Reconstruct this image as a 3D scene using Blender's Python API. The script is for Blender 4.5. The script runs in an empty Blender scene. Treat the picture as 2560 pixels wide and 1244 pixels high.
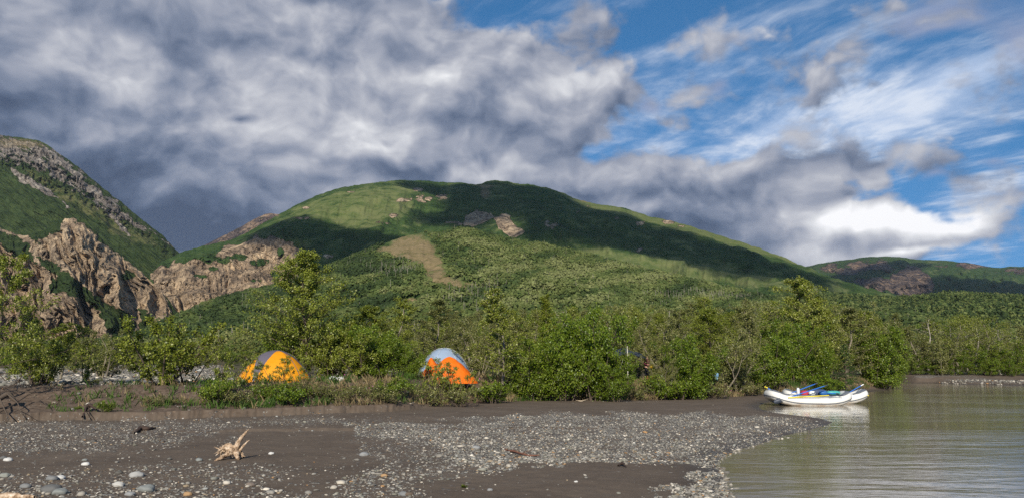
import bpy, math, random
import numpy as np
from mathutils import Vector, Matrix
R = math.radians
S = bpy.context.scene
COL = S.collection
# ------------------------------------------------------------------ camera, sun, sky
F = 2009.0; CX = 1280.0; CY = 622.0; HOR = 918.0
TH = math.atan((HOR - CY) / F); CT, ST = math.cos(TH), math.sin(TH)
CAMZ = 1.75
cam = bpy.data.cameras.new('camera'); cam.sensor_width = 36.0; cam.lens = 36.0 * F / 2560.0
cam.clip_start = 0.1; cam.clip_end = 60000
camo = bpy.data.objects.new('camera', cam); COL.objects.link(camo)
camo.location = (0, 0, CAMZ); camo.rotation_euler = (math.pi / 2 + TH, 0, 0)
S.camera = camo
SUN_EL = R(27); ANTI = R(5.5)          # light travels away from the camera and a little to the right
LDIR = np.array([math.sin(ANTI) * math.cos(SUN_EL), math.cos(ANTI) * math.cos(SUN_EL), -math.sin(SUN_EL)])
sl = bpy.data.lights.new('sun', 'SUN'); sl.energy = 5.0; sl.angle = R(0.5); sl.color = (1.0, 0.93, 0.80)
so = bpy.data.objects.new('sun', sl); COL.objects.link(so)
so.rotation_euler = Vector(LDIR).to_track_quat('-Z', 'Y').to_euler()
S.view_settings.view_transform = 'Standard'; S.view_settings.look = 'None'
S.view_settings.exposure = 0.18; S.view_settings.gamma = 1.0
S.cycles.max_bounces = 5; S.cycles.diffuse_bounces = 2; S.cycles.glossy_bounces = 2
S.cycles.transmission_bounces = 2; S.cycles.transparent_max_bounces = 6; S.cycles.volume_bounces = 0
S.cycles.caustics_reflective = False; S.cycles.caustics_refractive = False
S.cycles.use_denoising = False; S.cycles.denoiser = 'OPENIMAGEDENOISE'; S.cycles.denoising_prefilter = 'ACCURATE'

def ray(px, py):
    u = (px - CX) / F; v = (CY - py) / F
    return u, CT - v * ST, ST + v * CT
def ke(px, py):
    u, y, z = ray(px, py); return u / y, z / y
def at(px, py, Y):
    k, e = ke(px, py); return Vector((k * Y, Y, CAMZ + e * Y))
def gp(px, py, z0=0.0):
    k, e = ke(px, py); Y = (z0 - CAMZ) / e; return k * Y, Y
def proj(x, y, z):
    z = z - CAMZ
    f = y * CT + z * ST; u = x / f; v = (-y * ST + z * CT) / f
    return CX + F * u, CY - F * v
def sm(a, b, x):
    t = np.clip((x - a) / (b - a), 0, 1); return t * t * (3 - 2 * t)

# small node-graph language
class NG:
    def __init__(s, tree): s.t = tree; s.n = tree.nodes; s.l = tree.links
    def new(s, ty, **k):
        n = s.n.new(ty)
        for a, b in k.items(): setattr(n, a, b)
        return n
    def put(s, sock, v):
        if isinstance(v, bpy.types.NodeSocket): s.l.new(v, sock)
        else:
            if hasattr(sock, 'default_value'):
                try: sock.default_value = v
                except Exception: sock.default_value = (*v, 1)
    def m(s, op, a, b=0.0, c=0.0, clamp=False):
        n = s.new('ShaderNodeMath', operation=op, use_clamp=clamp)
        s.put(n.inputs[0], a)
        if len(n.inputs) > 1: s.put(n.inputs[1], b)
        if len(n.inputs) > 2: s.put(n.inputs[2], c)
        return n.outputs[0]
    def add(s, a, b): return s.m('ADD', a, b)
    def sub(s, a, b): return s.m('SUBTRACT', a, b)
    def mul(s, a, b): return s.m('MULTIPLY', a, b)
    def ss(s, x, a, b):      # smoothstep a..b
        n = s.new('ShaderNodeMapRange', interpolation_type='SMOOTHSTEP')
        s.put(n.inputs[0], x); s.put(n.inputs[1], a); s.put(n.inputs[2], b); return n.outputs[0]
    def lin(s, x, a, b, c=0.0, d=1.0):
        n = s.new('ShaderNodeMapRange'); s.put(n.inputs[0], x)
        for i, v in enumerate((a, b, c, d)): s.put(n.inputs[i + 1], v)
        return n.outputs[0]
    def mix(s, f, a, b, bt='MIX'):
        n = s.new('ShaderNodeMixRGB', blend_type=bt)
        s.put(n.inputs[0], f)
        for i, v in ((1, a), (2, b)):
            if isinstance(v, bpy.types.NodeSocket): s.l.new(v, n.inputs[i])
            else: n.inputs[i].default_value = (*v[:3], 1)
        return n.outputs[0]
    def noise(s, vec, scale, detail=4, rough=0.5, dist=0.0, out=0):
        n = s.new('ShaderNodeTexNoise'); s.put(n.inputs['Vector'], vec)
        n.inputs['Scale'].default_value = scale; n.inputs['Detail'].default_value = detail
        n.inputs['Roughness'].default_value = rough; n.inputs['Distortion'].default_value = dist
        return n.outputs[out]
    def map(s, vec, loc=(0, 0, 0), rot=(0, 0, 0), scale=(1, 1, 1), vt='POINT'):
        n = s.new('ShaderNodeMapping', vector_type=vt); s.put(n.inputs['Vector'], vec)
        n.inputs['Location'].default_value = loc; n.inputs['Rotation'].default_value = rot
        n.inputs['Scale'].default_value = scale; return n.outputs[0]
    def ramp(s, f, stops, mode='LINEAR'):
        n = s.new('ShaderNodeValToRGB'); s.put(n.inputs[0], f); cr = n.color_ramp; cr.interpolation = mode
        while len(cr.elements) < len(stops): cr.elements.new(0.5)
        for e, (p, c) in zip(cr.elements, stops): e.position = p; e.color = (*c, 1)
        return n.outputs[0]
    def comb(s, x, y, z=0.0):
        n = s.new('ShaderNodeCombineXYZ')
        for i, v in enumerate((x, y, z)): s.put(n.inputs[i], v)
        return n.outputs[0]
# ------------------------------------------------------------------ sky
W = bpy.data.worlds.new('World'); S.world = W; W.use_nodes = True; W.cycles.sampling_method = 'MANUAL'; W.cycles.sample_map_resolution = 512
W.node_tree.nodes.clear(); g = NG(W.node_tree)
def build_sky():
    tc = g.new('ShaderNodeTexCoord'); D = tc.outputs['Generated']
    sep = g.new('ShaderNodeSeparateXYZ'); g.l.new(D, sep.inputs[0]); X, Y, Z = sep.outputs
    az = g.m('ARCTAN2', X, Y); el = g.m('ARCSINE', Z)
    A = g.comb(az, el, 0.0)                       # azimuth / elevation plane, radians
    def ae(px, py):
        x, y, z = ray(px, py); return math.atan2(x, y), math.atan2(z, math.hypot(x, y))
    warp = g.noise(A, 7.0, 3, 0.55, out=1)
    wv = g.new('ShaderNodeVectorMath', operation='MULTIPLY_ADD'); g.l.new(warp, wv.inputs[0])
    wv.inputs[1].default_value = (0.09, 0.07, 0); g.l.new(A, wv.inputs[2]); AW0 = wv.outputs[0]
    sb = g.new('ShaderNodeVectorMath', operation='SUBTRACT'); g.l.new(AW0, sb.inputs[0]); sb.inputs[1].default_value = (0.045, 0.035, 0)
    AW = sb.outputs[0]
    def blob(px, py, rx, ry, rot=0.0, vec=None):
        a, e = ae(px, py); a2, _ = ae(px + 1, py); _, e2 = ae(px, py - 1)
        v = g.map(vec or AW, (a, e, 0), (0, 0, R(rot)), (rx * (a2 - a), ry * (e2 - e), 1), 'TEXTURE')
        n = g.new('ShaderNodeTexGradient', gradient_type='SPHERICAL'); g.l.new(v, n.inputs[0]); return n.outputs[1]
    def union(items):
        r = None
        for (px, py, rx, ry, rot, w) in items:
            b = g.mul(blob(px, py, rx, ry, rot), w)
            r = b if r is None else g.m('SMOOTH_MAX', r, b, 0.12)
        return r
    def total(items):
        r = None
        for (px, py, rx, ry, rot, w) in items:
            b = blob(px, py, rx, ry, rot); b = g.mul(g.mul(b, b), w)
            r = b if r is None else g.add(r, b)
        return r
    # --- clear sky
    nt = g.new('ShaderNodeTexSky', sky_type='NISHITA'); nt.sun_disc = False
    nt.sun_elevation = SUN_EL; nt.sun_rotation = math.pi + ANTI; nt.altitude = 900; nt.air_density = 1.0
    nt.dust_density = 0.1; nt.ozone_density = 3.0
    g.l.new(g.comb(X, Y, g.add(g.mul(Z, 0.75), 0.22)), nt.inputs[0])
    hs = g.new('ShaderNodeHueSaturation'); g.l.new(nt.outputs[0], hs.inputs['Color']); hs.inputs['Saturation'].default_value = 1.24
    hs.inputs['Hue'].default_value = 0.495
    clear = hs.outputs[0]
    # --- cumulus cover
    cover = union([
        (300, 150, 1150, 520, 0, 2.2), (0, 500, 1100, 600, 0, 2.4), (900, 300, 620, 330, 0, 1.3), (1250, 200, 380, 220, -8, 0.75),
        (1450, 215, 230, 130, 0, 0.55), (1340, 110, 120, 90, 0, 0.10), (1380, 330, 200, 120, 0, 0.6), (1040, 70, 190, 140, 0, 0.50), (700, 560, 900, 260, 0, 1.5),
        (1250, 470, 480, 150, 0, 0.85), (1600, 480, 420, 140, 5, 0.75), (1900, 490, 330, 150, 0, 0.62), (2130, 425, 200, 95, 5, 0.42),
        (1750, 600, 460, 130, 0, 0.9), (1600, 540, 300, 120, 0, .7), (2000, 620, 260, 110, 0, 0.55), (2200, 588, 270, 112, 0, 0.85), (2370, 592, 230, 84, 3, 0.52),
        (2480, 592, 110, 50, 0, 0.30), (2250, 655, 300, 50, 0, 0.26)])
    def puff(vec, sc, det, rough=.5):
        v = g.new('ShaderNodeTexVoronoi', voronoi_dimensions='2D', feature='SMOOTH_F1'); g.put(v.inputs['Vector'], vec); v.inputs['Scale'].default_value = sc; v.inputs['Detail'].default_value = det
        v.inputs['Roughness'].default_value = rough; v.inputs['Smoothness'].default_value = .35; v.normalize = True; return g.m('SUBTRACT', 1.0, v.outputs['Distance'])
    AP = g.map(AW, scale=(1, 1.35, 1))
    fb = g.add(g.mul(g.noise(g.map(AW, scale=(1, 1.5, 1)), 9.0, 6, 0.56), .62), g.mul(g.sub(puff(AP, 10.0, 3, .5), .44), .75))
    fc = g.noise(g.map(A, scale=(1, 1.25, 1)), 26.0, 5, 0.6)
    dens = g.add(cover, g.add(g.mul(g.sub(fb, 0.5), 1.15), g.mul(g.sub(fc, 0.5), 0.26)))
    cum = g.ss(dens, 0.09, 0.28)
    # --- relief: noise difference along the light (up-left)
    def cl(vec): return g.add(g.mul(g.noise(g.map(vec, scale=(1, 1.35, 1)), 9.0, 7, 0.54), .55), g.mul(puff(g.map(vec, scale=(1, 1.35, 1)), 10.0, 3.0, .5), .75))
    r0 = cl(AW); r1 = cl(g.map(AW, loc=(-0.010, 0.020, 0)))
    rel = g.sub(r0, r1)
    mot = g.noise(g.map(AW, scale=(1, 1.7, 1)), 5.0, 6, 0.55)
    tone = total([
        # bright patches
        (360, 180, 130, 200, -40, 0.5), (640, 270, 240, 150, -20, 0.40), (850, 270, 420, 170, -15, 0.30), (1120, 200, 330, 130, 0, 0.5),
        (1050, 70, 160, 100, 0, 0.42), (1400, 190, 300, 100, 0, 0.45), (960, 370, 330, 110, 0, 0.30), (1340, 420, 330, 80, 0, 0.30), (200, 110, 330, 160, 0, 0.28),
        (2100, 440, 260, 90, 0, 0.20), (2230, 562, 460, 105, 0, 1.05), (2420, 582, 230, 85, 0, 0.7), (2250, 640, 340, 40, 0, .15), (2060, 560, 240, 70, 0, 0.45),
        (2250, 640, 420, 40, 0, 0.5), (1750, 430, 500, 60, 0, 0.18), (480, 170, 60, 40, 0, 0.3),
        # dark bases
        (300, 480, 460, 260, -8, -0.75), (520, 600, 400, 190, 0, -0.6), (0, 320, 420, 420, 0, -0.42), (480, 150, 220, 110, -30, -0.28),
        (1260, 320, 300, 70, 0, -0.40), (1000, 430, 300, 70, 0, -0.30), (1750, 560, 420, 90, 5, -0.45), (2100, 500, 260, 45, 0, -0.30), (2180, 412, 80, 30, 0, -0.3),
        (620, 285, 50, 22, 10, -0.5), (2280, 622, 260, 22, 0, -0.35), (1450, 480, 300, 60, 0, -0.25)])
    t = g.add(g.add(0.53, tone), g.add(g.mul(rel, 1.7), g.mul(g.sub(mot, 0.5), 0.62)))
    ccol = g.ramp(g.mul(t, 0.8), [(0.0, (0.060, 0.086, 0.148)), (0.17, (0.098, 0.132, 0.210)), (0.34, (0.190, 0.225, 0.310)), (0.50, (0.310, 0.335, 0.410)), (0.66, (0.46, 0.475, 0.53)), (0.84, (0.68, 0.69, 0.72)), (1.0, (0.92, 0.92, 0.94))])
    # --- high streaky cloud on a flat layer, in perspective
    zz = g.m('MAXIMUM', g.add(Z, 0.03), 0.02)
    P = g.comb(g.m('DIVIDE', X, zz), g.m('DIVIDE', Y, zz), 0.0)
    Pr = g.map(P, rot=(0, 0, R(-24)))
    PW = g.new('ShaderNodeVectorMath', operation='MULTIPLY_ADD'); g.l.new(g.noise(Pr, 0.5, 3, 0.5, out=1), PW.inputs[0]); PW.inputs[1].default_value = (0.9, 0.9, 0); g.l.new(Pr, PW.inputs[2])
    st1 = g.noise(g.map(PW.outputs[0], scale=(1.5, 0.22, 1)), 1.5, 8, 0.60)
    st2 = g.noise(g.map(PW.outputs[0], scale=(1.0, 0.62, 1)), 5.2, 5, 0.6)
    cc = total([(2250, 300, 800, 260, 18, 1.35), (1950, 330, 600, 150, 12, 1.15), (1500, 330, 360, 150, 10, 1.0), (2500, 140, 420, 110, 18, 0.9), (1800, 150, 600, 220, 25, 0.55),
                (2480, 480, 330, 110, 20, 1.5), (2520, 330, 300, 60, 20, 0.5), (1280, 40, 300, 100, 0, 0.3), (2330, 470, 160, 60, 20, -0.9), (2200, 500, 150, 40, 0, -0.5)])
    ci = g.add(g.mul(g.add(g.sub(st1, 0.52), g.mul(g.sub(st2, 0.5), 0.85)), 1.5), g.mul(cc, 0.62))
    cirr = g.mul(g.ss(ci, -0.05, 0.95), 0.84)
    # soft grey scraps of low cloud, upper right
    sc = total([(2330, 60, 240, 120, 0, 1.0), (2540, 70, 200, 170, 0, 0.9), (1640, 255, 90, 60, 0, 0.8), (1790, 200, 60, 60, 0, 0.6), (1860, 95, 160, 60, 0, 0.35),
                (2470, 410, 120, 60, 0, 0.6), (2350, 460, 90, 50, 0, 0.6), (2500, 510, 130, 45, 20, 0.5)])
    sc = g.mul(g.ss(g.add(sc, g.mul(g.sub(fb, 0.5), 1.1)), 0.12, 0.7), 0.72)
    up = g.ss(el, -0.02, 0.02)
    b1 = g.new('ShaderNodeBackground'); g.l.new(clear, b1.inputs[0]); b1.inputs[1].default_value = 0.115
    b2 = g.new('ShaderNodeBackground'); g.l.new(g.mix(g.ss(st2, 0.4, 0.65), (0.50, 0.60, 0.78), (0.74, 0.79, 0.88)), b2.inputs[0]); b2.inputs[1].default_value = 1.0
    b3 = g.new('ShaderNodeBackground'); b3.inputs[0].default_value = (0.27, 0.31, 0.45, 1); b3.inputs[1].default_value = 1.0
    b4 = g.new('ShaderNodeBackground'); g.l.new(ccol, b4.inputs[0]); b4.inputs[1].default_value = 1.0
    cur = b1.outputs[0]
    for f, b in ((cirr, b2), (sc, b3), (cum, b4)):
        mx = g.new('ShaderNodeMixShader'); g.l.new(f, mx.inputs[0]); g.l.new(cur, mx.inputs[1]); g.l.new(b.outputs[0], mx.inputs[2]); cur = mx.outputs[0]
    o = g.new('ShaderNodeOutputWorld'); g.l.new(cur, o.inputs[0])
build_sky()
# ------------------------------------------------------------------ numpy noise and mesh helpers
def _perm(seed):
    r = np.random.RandomState(seed); p = r.permutation(1024); return np.concatenate([p, p]), r.rand(1024) * 2 * np.pi
_pc = {}
def gn(x, y, seed=0):
    if seed not in _pc:
        p, a = _perm(seed); _pc[seed] = (p, np.cos(a), np.sin(a))
    p, ga, gb = _pc[seed]
    xi = np.floor(x).astype(np.int64); yi = np.floor(y).astype(np.int64); xf = x - xi; yf = y - yi
    u = xf * xf * xf * (xf * (xf * 6 - 15) + 10); v = yf * yf * yf * (yf * (yf * 6 - 15) + 10)
    def gr(ix, iy, dx, dy):
        h = p[(p[ix & 1023] + (iy & 1023)) & 1023]; return ga[h] * dx + gb[h] * dy
    a = gr(xi, yi, xf, yf); b = gr(xi + 1, yi, xf - 1, yf); c = gr(xi, yi + 1, xf, yf - 1); d = gr(xi + 1, yi + 1, xf - 1, yf - 1)
    return ((a + (b - a) * u) * (1 - v) + (c + (d - c) * u) * v) * 1.41
def fbm(x, y, o=5, gain=0.5, seed=0):
    r = 0; a = 1.0; s = 0
    for i in range(o):
        r = r + a * gn(x * 2 ** i + 17.3 * i, y * 2 ** i - 9.1 * i, seed + i); s += a; a *= gain
    return r / s * 1.6
def ridged(x, y, o=5, gain=0.55, seed=0):
    r = 0; a = 1.0; s = 0
    for i in range(o):
        n = 1 - np.abs(gn(x * 2 ** i + 5.7 * i, y * 2 ** i + 3.3 * i, seed + i)) * 1.8; r = r + a * n; s += a; a *= gain
    return r / s
def poly_d(px, py, pts):
    """signed distance, positive inside"""
    d = np.full(px.shape, 1e18); ins = np.zeros(px.shape, bool); n = len(pts)
    for i in range(n):
        x0, y0 = pts[i]; x1, y1 = pts[(i + 1) % n]
        ex, ey = x1 - x0, y1 - y0; t = np.clip(((px - x0) * ex + (py - y0) * ey) / (ex * ex + ey * ey + 1e-9), 0, 1)
        d = np.minimum(d, (px - x0 - t * ex) ** 2 + (py - y0 - t * ey) ** 2)
        if y0 != y1:
            c = ((y0 <= py) & (y1 > py)) | ((y1 <= py) & (y0 > py))
            ins ^= c & (px < x0 + (py - y0) / (y1 - y0) * ex)
    d = np.sqrt(d); return np.where(ins, d, -d)

def mesh_np(name, V, Fq, mat=None, parent=None, smooth=False, colors=None, mats=None, midx=None):
    """V (n,3); Fq: (m,k) array, or list of arrays with different k"""
    me = bpy.data.meshes.new(name); V = np.asarray(V, np.float32)
    Fs = Fq if isinstance(Fq, list) else [Fq]; Fs = [np.asarray(f, np.int32) for f in Fs if len(f)]
    nl = sum(f.size for f in Fs); nf = sum(len(f) for f in Fs)
    me.vertices.add(len(V)); me.vertices.foreach_set('co', V.ravel())
    me.loops.add(nl); me.loops.foreach_set('vertex_index', np.concatenate([f.ravel() for f in Fs]))
    me.polygons.add(nf); tot = np.concatenate([np.full(len(f), f.shape[1], np.int32) for f in Fs])
    me.polygons.foreach_set('loop_start', np.concatenate([[0], np.cumsum(tot)[:-1]]).astype(np.int32))
    if smooth: me.polygons.foreach_set('use_smooth', np.ones(nf, bool))
    if midx is not None: me.polygons.foreach_set('material_index', np.asarray(midx, np.int32))
    me.update(calc_edges=True)
    for cn, c in (colors or {}).items():
        a = me.color_attributes.new(cn, 'FLOAT_COLOR', 'POINT'); c = np.asarray(c, np.float32)
        if c.shape[1] == 3: c = np.hstack([c, np.ones((len(c), 1), np.float32)])
        a.data.foreach_set('color', c.ravel())
    for m in (mats or ([mat] if mat else [])): me.materials.append(m)
    o = bpy.data.objects.new(name, me); COL.objects.link(o)
    if parent: o.parent = parent
    return o
def tag(o, label=None, cat=None, group=None, kind=None):
    for k, v in (('label', label), ('category', cat), ('group', group), ('kind', kind)):
        if v: o[k] = v
    return o
def empty(name, loc=(0, 0, 0), rz=0.0, **k):
    o = bpy.data.objects.new(name, None); o.location = loc; o.rotation_euler = (0, 0, rz); o.empty_display_size = 0.2
    COL.objects.link(o); tag(o, **k); return o
def grid_faces(nr, nc):
    i = (np.arange(nr - 1)[:, None] * nc + np.arange(nc - 1)[None, :]).ravel()
    return np.stack([i, i + 1, i + nc + 1, i + nc], 1)
def newmat(name):
    m = bpy.data.materials.new(name); m.use_nodes = True; m.node_tree.nodes.clear(); return m, NG(m.node_tree)
def finish(g, col, rough=0.8, bump=None, bstr=0.5, bdist=0.1, spec=0.3, transl=0.0, metallic=0.0, tcol=None):
    p = g.new('ShaderNodeBsdfPrincipled'); g.put(p.inputs['Base Color'], col if isinstance(col, bpy.types.NodeSocket) else (*col, 1))
    g.put(p.inputs['Roughness'], rough); g.put(p.inputs['Specular IOR Level'], spec); p.inputs['Metallic'].default_value = metallic
    nrm = None
    if bump is not None:
        b = g.new('ShaderNodeBump'); b.inputs['Strength'].default_value = bstr; b.inputs['Distance'].default_value = bdist
        g.l.new(bump, b.inputs['Height']); nrm = b.outputs[0]; g.l.new(nrm, p.inputs['Normal'])
    out = g.new('ShaderNodeOutputMaterial'); sh = p.outputs[0]
    if transl:
        t = g.new('ShaderNodeBsdfTranslucent'); c = tcol if tcol is not None else col
        g.put(t.inputs[0], c if isinstance(c, bpy.types.NodeSocket) else (*c, 1))
        mx = g.new('ShaderNodeMixShader'); mx.inputs[0].default_value = transl; g.l.new(sh, mx.inputs[1]); g.l.new(t.outputs[0], mx.inputs[2]); sh = mx.outputs[0]
    g.l.new(sh, out.inputs[0]); return p
def simple(name, col, rough=0.6, var=0.12, scale=8.0, spec=0.3, bump=0.0, **k):
    m, g = newmat(name); tc = g.new('ShaderNodeTexCoord').outputs['Object']; n = g.noise(tc, scale, 4, 0.6)
    c = g.mix(n, tuple(x * (1 - var) for x in col), tuple(min(1, x * (1 + var)) for x in col))
    finish(g, c, rough, bump=n if bump else None, bstr=bump, bdist=0.02, spec=spec, **k); return m

# ------------------------------------------------------------------ mountains
def m_hill(name, greens, rocks, meadow, s, tree=1.0, bump=6.0):
    """mask.r bare rock, mask.g dry meadow, mask.b low bright turf"""
    m, g = newmat(name); tc = g.new('ShaderNodeTexCoord').outputs['Object']
    at_ = g.new('ShaderNodeVertexColor', layer_name='mask'); sp = g.new('ShaderNodeSeparateColor'); g.l.new(at_.outputs[0], sp.inputs[0])
    r, gg, b = sp.outputs[:3]
    big = g.noise(tc, 0.004 * s, 6, 0.6); mid = g.noise(tc, 0.022 * s, 6, 0.65); fine = g.noise(tc, 0.11 * s, 4, 0.7)
    vor = g.new('ShaderNodeTexVoronoi'); g.put(vor.inputs['Vector'], g.map(tc, scale=(1, 1, 0.6))); vor.inputs['Scale'].default_value = 0.075 * s
    gm = g.add(g.mul(mid, 0.6), g.add(g.mul(fine, 0.35), g.mul(big, 0.2)))
    veg = g.ramp(gm, [(0.36, greens[0]), (0.52, greens[1]), (0.66, greens[2]), (0.8, greens[3])])
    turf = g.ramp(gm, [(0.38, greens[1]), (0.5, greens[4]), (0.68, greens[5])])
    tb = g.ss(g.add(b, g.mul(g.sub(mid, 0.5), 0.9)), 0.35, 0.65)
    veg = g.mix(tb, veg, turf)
    tcr = g.map(tc, rot=(0, R(25), 0)); st = g.noise(g.map(tcr, scale=(1.25, 1, 0.38)), 0.022 * s, 6, 0.62)
    st2 = g.noise(tc, 0.008 * s, 4, 0.6); crk = g.m('ABSOLUTE', g.sub(g.noise(g.map(tcr, scale=(1.5, 1, 0.26)), 0.030 * s, 4, 0.6, 0.4), 0.5)); st = g.sub(st, g.mul(g.ss(crk, 0.035, 0.0), 0.16))
    rk = g.ramp(g.add(g.mul(st, 0.75), g.mul(st2, 0.25)), [(0.34, rocks[0]), (0.46, rocks[1]), (0.56, rocks[2]), (0.70, rocks[3])])
    md = g.ramp(g.add(g.mul(fine, 0.6), g.mul(mid, 0.4)), [(0.35, meadow[0]), (0.55, meadow[1]), (0.7, meadow[2])])
    rm = g.ss(g.add(r, g.mul(g.sub(mid, 0.5), 1.3)), 0.42, 0.58); mm = g.ss(g.add(gg, g.mul(g.sub(fine, 0.5), 0.9)), 0.32, 0.78)
    c = g.mix(mm, g.mix(rm, veg, rk), md)
    vegb = g.mul(g.m('SUBTRACT', 1.0, vor.outputs[0], clamp=True), 0.55)
    notr = g.m('SUBTRACT', 1.0, g.m('MAXIMUM', g.mul(tb, 0.6), mm), clamp=True)
    h = g.add(g.mul(g.add(vegb, g.mul(fine, 0.8)), g.mul(notr, g.sub(1.0, rm))), g.mul(g.add(g.mul(st, 3.0), g.mul(fine, 0.5)), rm))
    h = g.add(h, g.mul(mid, 0.6))
    finish(g, c, 0.9, h, 1.0, bump, spec=0.05); return m
GREENS = [(0.014, 0.028, 0.010), (0.032, 0.060, 0.017), (0.056, 0.092, 0.026), (0.090, 0.125, 0.040), (0.086, 0.116, 0.034), (0.142, 0.152, 0.060)]
ROCKS = [(0.120, 0.090, 0.064), (0.260, 0.190, 0.128), (0.42, 0.310, 0.200), (0.60, 0.46, 0.30)]
MEAD = [(0.135, 0.120, 0.046), (0.235, 0.175, 0.095), (0.33, 0.245, 0.15)]
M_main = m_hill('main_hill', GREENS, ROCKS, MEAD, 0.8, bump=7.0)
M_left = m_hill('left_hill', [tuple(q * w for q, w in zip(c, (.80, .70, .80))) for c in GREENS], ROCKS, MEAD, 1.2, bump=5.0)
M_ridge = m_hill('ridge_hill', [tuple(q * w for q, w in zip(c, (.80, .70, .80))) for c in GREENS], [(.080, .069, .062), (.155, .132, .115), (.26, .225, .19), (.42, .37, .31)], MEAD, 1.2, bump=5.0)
M_fore = m_hill('foothill_cover', GREENS, ROCKS, MEAD, 2.5, bump=2.5)
FR = [(0.03, 0.025, 0.028), (0.10, 0.075, 0.065), (0.22, 0.15, 0.10), (0.36, 0.26, 0.17)]
M_far = m_hill('far_hill', [(0.010, 0.025, 0.012)] + GREENS[1:], FR, MEAD, 0.5, bump=14.0)

def poly2ke(pts): return np.array([ke(*p) for p in pts])
def spl(k, pts, vals=None):
    """smooth interpolation over the k (bearing) of pixel points"""
    K = np.array([ke(*p)[0] for p in pts]); E = np.array([ke(*p)[1] for p in pts]) if vals is None else np.array(vals, float)
    o = np.argsort(K); K, E = K[o], E[o]
    # monotone-ish cubic hermite
    m = np.gradient(E, K); i = np.clip(np.searchsorted(K, k) - 1, 0, len(K) - 2); h = K[i + 1] - K[i]; t = np.clip((k - K[i]) / h, 0, 1)
    return (2 * t**3 - 3 * t**2 + 1) * E[i] + (t**3 - 2 * t**2 + t) * h * m[i] + (-2 * t**3 + 3 * t**2) * E[i + 1] + (t**3 - t**2) * h * m[i + 1]
def sheet(name, px0, px1, nc, nr, crest, depth, base_y, base_d, power, disp, mask, mat, rough=0.0, back=900.0, backdrop=0.35, seed=0, power2=None, **tags):
    k0, k1 = ke(px0, 700)[0], ke(px1, 700)[0]; k = np.linspace(k0, k1, nc)
    ec = spl(k, crest); Yc = np.interp(k, [ke(p, 700)[0] for p, _ in depth], [d for _, d in depth])
    Yb = np.interp(k, [ke(p, 700)[0] for p, _ in base_d], [d for _, d in base_d]); zb = np.interp(k, [ke(p, 700)[0] for p, _ in base_y], [z for _, z in base_y])
    zc = CAMZ + ec * Yc + rough * fbm(k * 60, k * 0 + seed, 5, 0.6, seed + 40)
    t = np.linspace(0, 1, nr)[:, None]
    Y = Yb + (Yc - Yb) * t; pw = np.interp(k, *power) if isinstance(power, tuple) else power
    Z = zb + (zc - zb) * t ** pw; K = np.broadcast_to(k, Y.shape)
    X = K * Y
    Y0 = Y.copy(); X, Y, Z = disp(X, Y, Z, np.broadcast_to(t, Y.shape), K); Z = CAMZ + (Z - CAMZ) * Y / Y0; X = K * Y      # relief moves along the line of sight
    # back side
    nb = 14; tb = np.linspace(0, 1, nb + 1)[1:, None]
    Yk = Y[-1] + back * tb; Zk = Z[-1] - (Z[-1] + 5) * (tb ** 1.4) * 1.0
    Zk = np.minimum(Zk, CAMZ + (Z[-1] - CAMZ) / Y[-1] * Yk - backdrop * back * tb * 0.2)
    X = np.vstack([X, k * Yk]); Y = np.vstack([Y, Yk]); Z = np.vstack([Z, Zk])
    V = np.stack([X, Y, Z], 2).reshape(-1, 3); px, py = proj(V[:, 0], V[:, 1], V[:, 2])
    c = mask(px, py, V, X.shape)
    o = mesh_np(name, V, grid_faces(*X.shape), mat, smooth=True, colors={'mask': c}); tag(o, kind='structure', **tags)
    return o, V, px, py, X.shape
def pm(px, py, pts, soft, warp=0.0, ws=60.0, seed=0):
    if warp:
        px = px + warp * fbm(px / ws, py / ws, 4, 0.55, seed); py = py + warp * fbm(px / ws + 9, py / ws + 4, 4, 0.55, seed + 5)
    return sm(-soft, soft, poly_d(px, py, pts))
def bl(px, py, cx, cy, rx, ry): return np.clip(1 - np.hypot((px - cx) / rx, (py - cy) / ry), 0, 1)

# main mountain with the gorge's right wall
def disp_main(X, Y, Z, t, K):
    px, py = proj(X, Y, Z); w = np.clip((1 - t) * 6, 0, 1)
    n = fbm(X / 420, Y / 420, 5, 0.5, 3); Z = Z + w * n * 42
    rd = ridged((px + 0.35 * py) / 150, py / 420, 5, 0.5, 11); Y = Y - w * (rd - 0.6) * 150 * sm(700, 900, px)
    wall = pm(px, py, [(370, 650), (470, 655), (620, 575), (790, 600), (780, 680), (640, 760), (430, 860), (360, 800)], 30)
    a = (px * 0.75 + py * 0.66); b = (px * 0.66 - py * 0.75)
    r2 = ridged(b / 34 + fbm(px / 60, py / 60, 3, 0.5, 8) * .5, a / 110, 6, 0.6, 21); r3 = ridged(px / 20, py / 20, 4, 0.6, 31)
    Y = Y - wall * w * ((r2 - 0.6) * 85 + (r3 - 0.6) * 24)
    gul = pm(px, py, [(400, 640), (425, 700), (450, 790), (470, 790), (450, 700), (440, 640)], 18); Y = Y + gul * 60 * w
    return X, Y, Z
WALL = [(375, 668), (420, 668), (440, 655), (520, 648), (600, 600), (640, 588), (700, 592), (760, 622), (762, 650), (745, 700), (700, 730), (560, 780), (430, 860), (370, 800)]
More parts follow.
